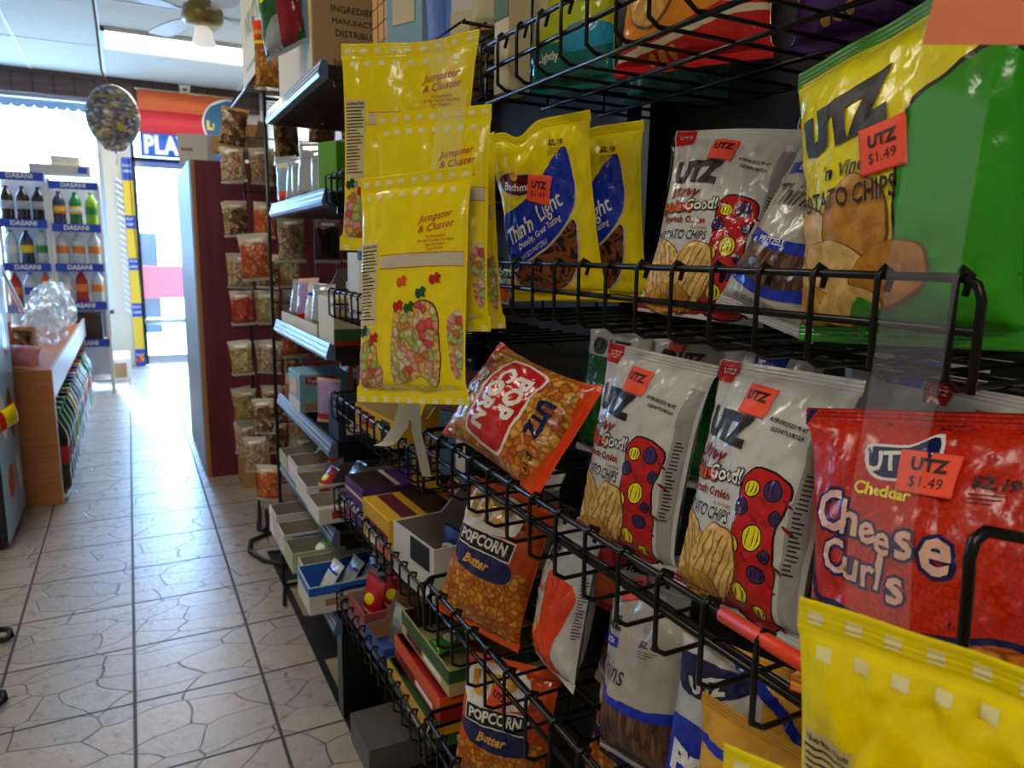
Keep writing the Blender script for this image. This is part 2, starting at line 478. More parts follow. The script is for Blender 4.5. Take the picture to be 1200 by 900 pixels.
# ------------------------------------------------------------------ bag films and prints
WHITE = film('film_white', '#c9cac6'); GREY = film('film_grey', '#9c9c99'); CREAM = film('film_cream', '#cfc4a8')
BLACK = film('film_black', '#101012'); RED = film('film_red', '#c3171a'); DRED = film('film_dark_red', '#8a1420')
YEL = film('film_yellow', '#f8e000', .2); LEMON = film('film_lemon', '#f2e210', .22); GREEN = film('film_green', '#2f9a10', .2); DGREEN = film('film_dark_green', '#12591f')
BLUE = film('film_blue', '#0f2fb4', .22); NAVY = film('film_navy', '#101a52'); ORANGE = film('film_orange', '#df5214'); DORANGE = film('film_deep_orange', '#c4480c')
FIRE = film('film_fire_orange', '#f04313'); CRED = film('film_cheese_red', '#d7260e'); PURPLE = film('film_purple', '#45236b'); GOLD = film('film_gold', '#d9a03a')
TAN = film('film_tan', '#b98d4a'); PINK = film('film_pink', '#e8b7a4'); LIME = film('film_lime', '#b9c51c'); TEAL = film('film_teal', '#0f6f70'); SKY = film('film_sky', '#1d9bc6')
BROWN = film('film_brown', '#54291b'); SILVER = film('film_silver', '#b9bbbe', .2, .75); MAROON = film('film_maroon', '#5c0f1f'); PAPER = film('film_label_cream', '#d8c793')
STICK = mat('sticker_orange', '#ff5330', .6); INK = mat('ink_black', '#1b1412', .5); INKR = mat('ink_red', '#c32a12', .5); INKW = mat('ink_white', '#e6e3dc', .45)
def chipmat(name, c):
    m = film(name, c, .32); nt = m.node_tree; b = nt.nodes['Principled BSDF']; tc = nt.nodes['Texture Coordinate']
    n = nt.nodes.new('ShaderNodeTexNoise'); n.inputs['Scale'].default_value = 62; n.inputs['Detail'].default_value = 5; n.inputs['Distortion'].default_value = .8; nt.links.new(tc.outputs['UV'], n.inputs['Vector'])
    r = nt.nodes.new('ShaderNodeValToRGB'); cc = col4(c); r.color_ramp.elements[0].position = .3; r.color_ramp.elements[1].position = .68
    r.color_ramp.elements[0].color = (cc[0]*.78, cc[1]*.68, cc[2]*.55, 1); r.color_ramp.elements[1].color = (min(1, cc[0]*1.25), min(1, cc[1]*1.25), min(1, cc[2]*1.3), 1)
    nt.links.new(n.outputs['Fac'], r.inputs[0]); nt.links.new(r.outputs[0], b.inputs['Base Color']); return m
CHIP = chipmat('chip_print', '#d09a3c'); CHIP2 = chipmat('chip_print_light', '#e6c070'); CHIPE = film('chip_print_edge', '#7a4212', .4); CHIP3 = chipmat('chip_print_deep', '#bd832c'); CHIPK = film('chip_print_speck', '#6b5a20', .4)
RIB = film('chip_print_rib', '#a8762c', .35)
POPP = picture('popcorn_print', ['#e2901f', '#d4741a', '#eeaa3e', '#c45c0c', '#f0b850'], 88, .4, gap=.5, warp=.7)
POPS = picture('popcorn_print_small', ['#e0921f', '#d27c16', '#eaa632', '#c8660f'], 100, .42, gap=.5, warp=.6)
GUM = picture('gummy_popcorn_print', ['#e9dcae', '#f0c95e', '#e2555a', '#b8cf74', '#f0a4a0', '#e9c0a0', '#e8d27a', '#d98d3c'], 105, .55, gap=.55, warp=1.1)
CURL = picture('cheese_curl_print', ['#e07a1c', '#c85c10', '#ee952f', '#d46a14'], 38, .3, stretch=(1, 1.9), gap=.35, warp=.5)
PRETZ = strands('pretzel_print', '#2a120a', '#8a4a22', 62); STIX = picture('pretzel_stick_print', ['#5d3a26', '#6e4a33', '#4a2b1c', '#7d5a41'], 120, .3, stretch=(1.6, .32), gap=.3, warp=.35)
REDDOT = picture('red_dot_print', ['#d62a0e', '#d0230c', '#dd3212'], 150, .72, gap=.35)
NUTS = picture('nut_mix_print', ['#8d6a45', '#b89468', '#6b452a', '#c9ad85', '#54331f'], 75, .2, gap=.4)
CANDY = picture('candy_mix_print', ['#cfa79a', '#d9cfb4', '#b5726a', '#c7c08a', '#d7b8a4', '#b9a28a'], 85, .25, gap=.4)
GUMMIES = picture('green_candy_print', ['#c9b26a', '#a8b070', '#d9cfa4', '#c98f5a', '#8b9a5a'], 85, .25, gap=.4)
DARKF = picture('dried_fruit_print', ['#2b1a10', '#3e2617', '#20120b', '#4e3018'], 70, .3, gap=.4)
PEACH = picture('orange_candy_print', ['#e0803a', '#d4582a', '#e8a46a'], 70, .35, gap=.4)
REDC = picture('red_candy_print', ['#c04532', '#a83428', '#d06a4a'], 80, .35, gap=.4)
CRUST = picture('cheese_ball_print', ['#c88a2a', '#b4741e', '#d9a040', '#a86414'], 70, .45, gap=.35)

def P(m, pts, lay=0): return ('p', m, pts, lay)
def T(m, s, c, size, lay=4, **o): return ('t', m, s, c, size, lay, o)
def outlined(mf, mo, s, c, size, lay=4, w=.05, **o):
    b = o.pop('off', 0)
    return [T(mo, s, c, size, lay, off=b+w, **o), T(mf, s, c, size, lay+1.5, off=b, **o)]
def chip(c, rx, ry, rot, m=None, ribs=0, specks=0, rnd=None, lay=0):
    rnd = rnd or random.Random(int(c[0]*100+c[1]*10+rx*7))
    pts = []
    for i in range(14):
        a = 2*PI*i/14; k = 1+rnd.uniform(-.1, .1)
        x, y = rx*k*math.cos(a), ry*k*math.sin(a); cs, sn = math.cos(R(rot)), math.sin(R(rot))
        pts.append((c[0]+x*cs-y*sn, c[1]+x*sn+y*cs))
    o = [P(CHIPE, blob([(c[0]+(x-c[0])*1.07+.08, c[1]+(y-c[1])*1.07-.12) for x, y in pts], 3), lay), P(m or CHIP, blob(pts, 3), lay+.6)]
    cs, sn = math.cos(R(rot)), math.sin(R(rot))
    for i in range(ribs):
        k = -1+2*(i+.5)/ribs; h = ry*.86*math.sqrt(max(0, 1-k*k)); x = rx*.92*k
        q = [(x-.09, -h), (x+.09, -h), (x+.14, 0), (x+.09, h), (x-.09, h), (x-.04, 0)]
        o.append(P(RIB, [(c[0]+a*cs-b*sn, c[1]+a*sn+b*cs) for a, b in q], lay+1.1))
    for i in range(specks):
        a = rnd.uniform(0, 6.3); k = rnd.uniform(.1, .85)
        o.append(P(CHIPK, ell(c[0]+rx*k*math.cos(a), c[1]+ry*k*math.sin(a), rnd.uniform(.06, .14), .05, rnd.uniform(0, 180), 6), lay+1.6))
    return o
def lines(m, x0, x1, y0, dy, n, h=.09, lay=3, seed=1):
    r = random.Random(seed)
    return [P(m, rect(x0, y0-dy*i-h, x0+(x1-x0)*r.uniform(.6, 1), y0-dy*i), lay) for i in range(n)]
def price(c, s='$2.19', rot=0, m=None, sz=.95):
    m = m or INK
    return [T(m, s, c, sz, 4, off=.03, shear=.2, sx=1.15, rot=rot)]+[P(m, rect(c[0]-1.3, c[1]-.85-.3*i, c[0]+1.3-.5*i, c[1]-.78-.3*i), 4) for i in range(3)]

def onion_wavy(W, H):
    """white bag, text panel, red onion panel with striped balls, ridged chips at the foot"""
    k = W/16.4
    o = [P(RED, rect(-8.1, H-2.3, -5.3, H-.05), 1), T(INKW, 'UTZ', (-6.6, H-1.2), .8, 3, sx=1.1)]
    # grey side panel with fine print
    o += [P(GREY, rect(6.6, 1.2, 8.1, H-3), .3)]+lines(INK, 6.9, 7.8, H-9, .42, 22, .16, 2)
    o += [P(BLACK, blob([(2.0, 14.6), (5.6, 14.2), (6.5, 12.6), (5.9, 9), (6.2, 5), (5.6, .6), (1.2, .5), (.2, 3.4), (1.3, 8), (1.0, 12.2)], 5), .5),
          P(RED, blob([(2.1, 14.4), (5.5, 14.0), (6.3, 12.5), (5.7, 9), (6.0, 5), (5.4, .7), (1.4, .7), (.4, 3.4), (1.5, 8), (1.2, 12.2)], 5), 1)]
    balls = [(2.4, 12.6, .75, .7, 1), (4.6, 12.9, .95, .9, 0), (1.7, 10.8, .75, .75, 0), (3.6, 8.3, 1.0, 1.15, 1), (5.5, 10.6, .5, .6, 0), (1.5, 7.2, .8, .85, 1), (4.4, 5.2, .75, .7, 0), (2.6, 3.0, .95, .85, 1), (5.2, 7.0, .45, .5, 0), (1.0, 4.4, .5, .6, 0), (4.6, 1.9, .6, .5, 1)]
    for i, (x, y, rx, ry, c) in enumerate(balls):
        o += [P(BLACK, ell(x, y, rx+.14, ry+.14), 1.8), P(LEMON if c else PURPLE, ell(x, y, rx, ry), 2.5)]
        for q in (-.45, .05, .5): o.append(P(BLACK, blob([(x+q*rx-.06, y-ry*.8), (x+q*rx*1.2+.12, y), (x+q*rx-.02, y+ry*.8), (x+q*rx*1.2-.02, y)], 3), 3))
        o.append(P(DRED, blob([(x+rx+.2, y-.4), (x+rx+.9, y-.7), (x+rx+1.3, y-1.2), (x+rx+.6, y-.9)], 3), 1.4))
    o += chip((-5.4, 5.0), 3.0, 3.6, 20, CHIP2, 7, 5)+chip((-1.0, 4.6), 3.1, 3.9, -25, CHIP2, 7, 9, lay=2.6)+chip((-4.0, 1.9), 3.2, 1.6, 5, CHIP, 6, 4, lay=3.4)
    o += [P(DRED, blob([(-7.8, 1.3), (-3, 1.0), (.2, 1.4), (.4, .6), (-7.8, .5)], 4), 3)]
    o += [T(INK, 'UTZ', (-3.6, 17.4), 3.7, 4, off=.07, sx=.92, rot=-4)]
    o += [T(DRED, 'Wavy', (-4.6, 14.75), 1.9, 4, off=.02, shear=.35)]
    o += outlined(ORANGE, INK, 'Heluva', (-5.0, 12.8), 1.9, 4, .07, off=.03, sx=.92)
    o += outlined(INKW, INK, 'Good!', (-1.3, 13.1), 1.95, 4, .07, off=.02, sx=.95, rot=4)
    o += [T(DRED, 'French Onion', (-3.4, 11.2), 1.15, 4, off=.035), T(DRED, 'FLAVORED', (-.8, 10.2), .5, 4), T(INK, 'POTATO CHIPS', (-3.3, 9.2), 1.65, 4, off=.01, sx=.68)]
    o += [T(INK, 'APR082022 19:47', (4.0, 18.9), .55, 4, off=.02, rot=-6), T(INK, '02067030302A', (4.2, 18.1), .55, 4, off=.02, rot=-6)]
    return o
def chips_yellow_green(W, H):
    o = [P(LEMON, blob([(-9.3, 1.4), (-9.6, 12), (-9.4, 17), (-9.9, H-4), (-9.6, H-1.3), (2, H-1.2), (10, H-1.2), (10, H-6), (6, H-7), (3.4, H-8.6), (2.5, H-11), (2.3, 8), (1.4, 1.2)], 4), .4)]
    o += [P(BLACK, blob([(2.3, 2), (2.1, 8), (2.3, H-11), (3.1, H-8.4), (5.2, H-7.0), (10.2, H-6.6), (10.3, 2)], 4), .8), P(GREEN, blob([(2.6, 2), (2.4, 8), (2.6, H-11), (3.4, H-8.7), (5.3, H-7.35), (10.25, H-7), (10.3, 2)], 4), 1.3)]
    o += [P(GREEN, rect(-10.3, .2, 10.3, 3.4), 1.6)]
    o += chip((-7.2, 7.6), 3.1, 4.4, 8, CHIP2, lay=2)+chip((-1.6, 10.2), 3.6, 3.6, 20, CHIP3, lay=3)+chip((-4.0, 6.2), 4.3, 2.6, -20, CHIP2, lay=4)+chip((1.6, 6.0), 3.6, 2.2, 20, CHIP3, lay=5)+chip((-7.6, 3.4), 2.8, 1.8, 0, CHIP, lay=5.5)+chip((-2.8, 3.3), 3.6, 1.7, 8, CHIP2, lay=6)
    o += [P(GREEN, blob([(-3.4, 1.6), (-1.6, 4.2), (.6, 3.0), (1.6, .9), (-3, .7)], 4), 8.2)]
    o += [T(INK, 'UTZ', (-3.7, 18.9), 5.0, 5, off=.1, sx=.92, rot=8), T(INK, "'n Vinegar", (-2.0, 14.7), 1.7, 5, off=.02, shear=.3, rot=4), T(INK, 'POTATO CHIPS', (-3.0, 12.2), 2.3, 9, off=.02, sx=.7, rot=3)]
    o += price((5.4, H-2.6), rot=3, sz=1.4)
    return o
def pretzel_yellow(W, H):
    B = blob([(-8.2, 12.2), (-4, 14.2), (.2, 17), (3.2, 20.4), (5.0, 21.2), (5.8, 18), (5.9, 14), (4.0, 10.8), (.4, 8.2), (-3.6, 6.4), (-7.2, 5.4)], 5)
    o = [P(CREAM, blob([(-7.4, 6), (-6.6, 2.6), (-3, 1.4), (2.4, 2), (5.2, 5), (6.0, 9), (5.8, 11.6), (3.2, 10), (-3, 6.8)], 5), .4), P(PRETZ, blob([(-7.0, 6), (-6.2, 2.9), (-3, 1.7), (2.3, 2.3), (4.9, 5.2), (5.7, 9), (5.5, 11.6), (3.2, 9.8), (-3, 6.4)], 5), 1)]
    o += [P(CREAM, [(x*1.03, y-.35) for x, y in B], 1.6), P(BLUE, B, 2.2)]
    o += [P(CREAM, ell(-3.6, 17.6, 4.0, 2.0, -6), 2.2), P(MAROON, ell(-3.6, 17.6, 3.7, 1.75, -6), 2.8), P(GOLD, ell(-3.9, 19.0, .8, .8), 3.4), T(INKW, 'Bachman', (-3.3, 17.1), 1.75, 4, off=.02, sx=.9, shear=.1, rot=-4)]
    o += [T(INKW, "Thin'n", (-4.4, 10.6), 3.1, 4, off=.03, sx=.75, shear=.25, rot=22), T(INKW, 'Light', (1.6, 13.6), 3.2, 4, off=.012, sx=.75, shear=.25, rot=26), T(INKW, 'Crunchy, Great Tasting', (-.6, 10.2), 1.25, 4, off=.01, sx=.78, shear=.2, rot=25), T(INKW, 'BAKED PRETZELS', (-1.8, 7.9), .95, 4, sx=.8, shear=.2, rot=24)]
    o += price((3.2, 22.0), rot=-4, sz=1.0)
    return o
def pretzel_white(W, H, word='Thins', band='PRETZELS'):
    o = [T(INK, 'UTZ', (-2.6, H-5.2), 2.5, 4, off=.06, sx=.95), P(BLUE, rect(-5.6, H-8.6, 1.2, H-7.3), 2), T(INKW, 'EXTRA', (-2.3, H-7.95), .95, 4, off=.02)]
    o += [T(INK, word, (-2.2, H-11.2), 3.7, 4, off=.0, sx=.85, shear=.28, rot=3)]
    o += [P(STIX, blob([(-6.6, 8.2), (-1, 7.2), (6.6, 8.4), (6.8, 4), (0, 3.0), (-6.6, 4.2)], 5), 1), P(BLUE, blob([(-6.8, 9.3), (-2, 8.3), (2, 8.3), (6.8, 9.3), (6.8, 7.9), (2, 7.1), (-2, 7.1), (-6.8, 8.1)], 4), 2), T(INKW, band, (-1.5, 7.8), .9, 4, off=.02)]
    o += [P(BLUE, blob([(-6.8, 4.6), (0, 3.3), (6.8, 4.6), (6.8, 3.6), (0, 2.3), (-6.8, 3.6)], 4), 2), T(INK, 'NET WT 10 OZ (283.5g)', (-1.2, 1.7), .65, 4, sx=.9)]
    o += price((3.6, H-7.4), sz=.9)
    return o
def pretzel_tall(W, H):
    o = [T(INK, 'UTZ', (-4.2, H-6.2), 2.3, 4, off=.06, sx=.9), P(BLUE, rect(-6.2, H-9, -2.0, H-7.8), 2), T(INKW, 'EXTRA', (-4.1, H-8.4), .8, 4, off=.02), T(INK, 'Thins', (-3.0, H-11.7), 3.6, 4, sx=.8, shear=.28, rot=-4)]
    o += [P(STIX, rect(-6.8, .6, 6.8, 7.6), 1), P(BLUE, blob([(-6.9, 8.8), (-2, 7.7), (3, 7.5), (6.9, 8.0), (6.9, 6.9), (3, 6.4), (-2, 6.6), (-6.9, 7.7)], 4), 2)]
    o += price((3.4, H-7.6), sz=1.0)
    return o
def cheese_curls(W, H):
    o = [P(CURL, rect(-W/2, .2, W/2, 8.5), .3), P(NAVY, blob([(-9.6, H-1.5), (-9.6, 8.0), (-6, 6.4), (0, 5.6), (6, 6.2), (9.6, 7.6), (9.6, H-1.5)], 4), .9), P(REDDOT, blob([(-9.0, H-1.2), (-9.1, 8.6), (-6, 6.9), (0, 6.1), (6, 6.7), (9.6, 8.1), (9.6, H-1.2)], 4), 1.5)]
    o += [P(INKW, blob([(-4.4, 19.2), (-1.0, 19.4), (1.2, 20.4), (1.0, 17.2), (-1.6, 16.6), (-3.8, 16.9)], 4), 2), P(NAVY, blob([(-4.2, 19.0), (-1.0, 19.2), (1.0, 20.1), (.8, 17.4), (-1.6, 16.8), (-3.6, 17.1)], 4), 2.6), T(INKW, 'UTZ', (-2.2, 18.0), 1.9, 4, off=.03, rot=4)]
    o += [T(LEMON, 'Cheddar', (-2.6, 15.7), 1.2, 4, off=.03, rot=-5)]
    for s, cx, cy, sz, r in (('C', -6.9, 13.6, 3.6, 12), ('h', -5.0, 13.3, 3.0, -4), ('e', -3.5, 12.7, 2.7, 10), ('e', -2.1, 12.1, 2.7, -8), ('s', -.4, 12.3, 3.3, 6), ('e', 1.9, 11.9, 4.2, -6)):
        o += outlined(PINK, NAVY, s, (cx, cy), sz*1.12, 4, .065, off=.022, rot=r)
    for s, cx, cy, sz, r in (('C', -6.4, 10.2, 3.0, 4), ('u', -4.7, 9.8, 2.7, -8), ('r', -3.3, 9.5, 2.7, 2), ('l', -2.3, 9.6, 3.0, -4), ('s', -.9, 8.9, 3.1, 6)):
        o += outlined(PINK, NAVY, s, (cx, cy), sz*1.12, 4, .065, off=.022, rot=r)
    o += price((5.0, 17.0), sz=1.1, rot=-3)
    k = []
    for q in o:
        if q[0] == 'p': k.append(('p', q[1], [(x, min(H-.2, y+1.7)) if y > .5 else (x, y) for x, y in q[2]], q[3]))
        else: k.append(q[:3]+((q[3][0]*1.06, q[3][1]+1.7), q[4]*1.08)+q[5:])
    return k
def popcorn_cheese(W, H):
    o = [P(POPP, blob([(-7.6, 10), (-7.6, 3), (-3, 1.6), (4, 1.6), (7.6, 3), (7.7, 16), (6, 21.5), (-6, 21.5), (-7.6, 17)], 5), .4), P(FIRE, rect(-W/2, .1, W/2, 2.2), 1)]
    o += [P(INKW, blob([(-6.6, 15.6), (-4.4, 16.8), (5.2, 16.6), (6.8, 14.8), (6.2, 8.4), (4.6, 7.6), (-5.2, 7.8), (-6.8, 9)], 2), 1.4), P(RED, blob([(-6.3, 15.3), (-4.2, 16.4), (5, 16.2), (6.4, 14.6), (5.8, 8.8), (4.3, 8.1), (-5.0, 8.2), (-6.4, 9.3)], 2), 2)]
    o += [T(INKW, 'POP', (-1.4, 14.1), 3.7, 4, off=.05, rot=4), T(INKW, 'CORN', (-.2, 10.4), 3.5, 4, off=.05, rot=-3)]
    o += outlined(INKW, NAVY, 'Four', (-1.8, 6.6), 1.7, 4, .06, off=.01, shear=.3)+outlined(INKW, NAVY, 'Cheese', (1.6, 5.0), 1.9, 4, .06, off=.01, shear=.3)
    o += [T(NAVY, 'UTZ', (-.6, 19.2), 2.6, 4, off=.07)]+price((4.8, 20.6), sz=.9)
    return o
def popcorn_box(W, H):
    o = [P(POPS, blob([(-7.8, 9), (-7.8, 1.5), (0, 1.2), (7.8, 1.5), (7.8, 10.5), (3, 11), (-3, 9.5)], 5), .4)]
    o += [P(INKW, blob([(-6.6, 20.8), (2.4, 21), (4.2, 18), (2.6, 16), (-6.8, 15.6)], 3), 1), T(GOLD, 'UTZ', (-2.2, 18.4), 4.0, 4, off=.09), P(INKW, rect(-7.0, 12.6, 4.8, 15.6), 1.4), P(BLACK, rect(-6.8, 12.8, 4.6, 15.4), 2), T(INKW, 'POPCORN', (-1.2, 14.1), 2.3, 4, off=.03, sx=.9)]
    o += [P(NAVY, blob([(-7.6, 12.4), (-2, 12.6), (4.6, 12.4), (5.2, 9.6), (0, 9), (-6, 10)], 4), 1.8), T(GOLD, 'Butter', (-1.4, 10.9), 2.0, 4, off=.03, shear=.3)]
    o += price((5.2, 18.0), sz=.85)
    return o
def ridge_white(W, H):
    o = [P(FIRE, blob([(-1.2, 14.8), (4.2, 14.6), (6.4, 13), (5.4, 9), (3.2, 5), (2.2, .6), (-4.6, .6), (-3.4, 4), (-1.4, 8)], 5), 1), T(INK, 'UTZ', (-4.0, 17), 3.2, 4, off=.06), T(INK, 'CHIPS', (-4.6, 9.6), 1.8, 4, off=.01, sx=.7), T(RED, 'Ripples', (-4.4, 11.8), 1.6, 4, shear=.2)]
    o += chip((-4.8, 4.4), 2.6, 3.4, 0, CHIP2, 6, 0)+lines(INK, 6.6, 7.3, 16, .45, 20, .14, 2)
    return o
def pop_blue(W, H):
    o = [P(NAVY, blob([(-7.4, H-3), (-6.6, H-6.4), (-2, H-5.2), (2, H-2.2), (-3, H-2.2)], 4), 1.6), T(INKW, 'UTZ', (-3.6, H-4.6), 2.1, 4, off=.05, rot=22), P(BLUE, blob([(-7.6, 13), (-2, 14.4), (3, 12.6), (4.4, 9.2), (2.2, 6), (-4, 4.4), (-7.6, 5)], 5), 1.4), T(INKW, 'POP', (-2.4, 9.4), 4.4, 4, off=.06), P(GOLD, blob([(2.6, 21), (7.7, 20), (7.7, 2), (3.8, 2), (5.2, 9), (3.4, 14)], 5), .8)]
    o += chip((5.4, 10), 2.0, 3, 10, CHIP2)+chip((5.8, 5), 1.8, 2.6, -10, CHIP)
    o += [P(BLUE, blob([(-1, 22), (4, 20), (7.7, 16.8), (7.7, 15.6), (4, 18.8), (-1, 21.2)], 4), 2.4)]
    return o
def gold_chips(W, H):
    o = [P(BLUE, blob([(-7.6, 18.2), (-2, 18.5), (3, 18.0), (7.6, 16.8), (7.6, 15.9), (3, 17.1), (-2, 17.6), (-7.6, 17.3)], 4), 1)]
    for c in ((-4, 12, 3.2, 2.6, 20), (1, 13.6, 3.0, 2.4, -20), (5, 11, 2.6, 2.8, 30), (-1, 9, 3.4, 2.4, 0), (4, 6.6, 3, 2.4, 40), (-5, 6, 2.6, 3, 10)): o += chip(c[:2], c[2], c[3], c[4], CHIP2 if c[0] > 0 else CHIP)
    o += [P(INKW, ell(1.2, 14.0, 2.1, 2.4), 3), P(NAVY, ell(1.2, 14.0, 1.9, 2.2), 3.6), T(NAVY, 'UTZ', (0, 8.6), 3.6, 5, off=.08)]
    return o
def gummy_popcorn(W, H, wide=False):
    hw = W/2; o = []
    sq = film('film_pale_check', '#f1e6a6', .3)
    n = 9
    for top in (1, 0):
        for row in (0, 1):
            y = (H-.95-row*1.75) if top else (.35+row*1.45)
            for i in range(n):
                x = -hw+W*(i+.5+.28*row)/n
                if x < hw-.5: o.append(P(sq, blob([(x-.40, y-.36), (x+.40, y-.36), (x+.40, y+.36), (x-.40, y+.36)], 1), 1))
    o += [P(PAPER, rect(-hw+.35, 9.4, -hw+3.4, 19.6), 1), T(INK, 'Nutrition Facts', (-hw+1.9, 19.1), .55, 3, off=.02, sx=.78), P(INK, rect(-hw+.5, 18.5, -hw+3.2, 18.65), 3)]
    o += lines(INK, -hw+.55, -hw+3.2, 18.2, .42, 20, .13, 3, 5)
    X = hw-5.2
    o += [T(INKR, 'Jumpster', (X+1.0, 22.2), 1.25, 3, shear=.4, rot=8, off=.005), T(INKR, '& Cluster', (X+1.1, 20.95), 1.25, 3, shear=.4, rot=8, off=.005)]
    for i, s in enumerate(('No Preservatives', 'No High Fructose Corn Syrup', 'Low Cholesterol', 'Trans Fat Free')): o.append(T(INKR, s, (X+1.3, 19.85-.5*i), .46, 3, rot=3, off=.01, sx=.85))
    o += [P(INKR, rect(-hw+3.8, 17.85, hw-.3, 17.95), 1), P(CREAM, rect(-hw+3.8, 16.3, hw-.3, 17.85), 1), P(INKR, rect(-hw+3.8, 16.2, hw-.3, 16.3), 1)]
    for c, x, y in ((ORANGE, -.6, 14.6), (RED, 4.2, 14.8), (DGREEN, 2.3, 13.2), (RED, -1.0, 11.7), (DGREEN, .6, 11.5), (DGREEN, -hw+1.2, 8.7), (RED, -hw+3.0, 7.9)):
        o.append(P(c, blob([(x-.75, y-.3), (x-.55, y+.45), (x-.1, y+.35), (x+.25, y+.75), (x+.8, y+.3), (x+.55, y-.1), (x+.7, y-.6), (x+.1, y-.45), (x-.3, y-.75)], 3), 2.4))
    win = blob([(-1.7, 10.8), (.4, 11.3), (2.4, 12.2), (4.4, 11.2), (4.9, 8), (4.8, 3.4), (3.8, 2.0), (2.6, 3.2), (-.4, 2.4), (-1.8, 3.4)], 4)
    o += [P(DRED, [(x*1.03+.02, y*1.02-.05) for x, y in win], 1), P(GUM, win, 1.6)]
    w2 = blob([(-hw+.5, 6.8), (-hw+2.2, 7.7), (-hw+3.5, 6.7), (-hw+3.6, 5.2), (-hw+4.6, 3.8), (-hw+4.1, 2.2), (-hw+2, 1.9), (-hw+.4, 2.6)], 4)
    o += [P(DRED, [(x+.06, y-.05) for x, y in w2], 1), P(GUM, w2, 1.6)]
    o += [P(INKW, rect(-hw+.5, 8.2, -hw+2.5, 9.2), 2)]+[P(INK, rect(-hw+.6+.17*i, 8.25, -hw+.68+.17*i, 9.1), 3) for i in range(11)]
    o += [P(GUM, blob([(hw-1.9, 10), (hw-.5, 11), (hw-.2, 7), (hw-.4, 3), (hw-1.4, 4), (hw-1.8, 7)], 4), 1.2)]
    return o
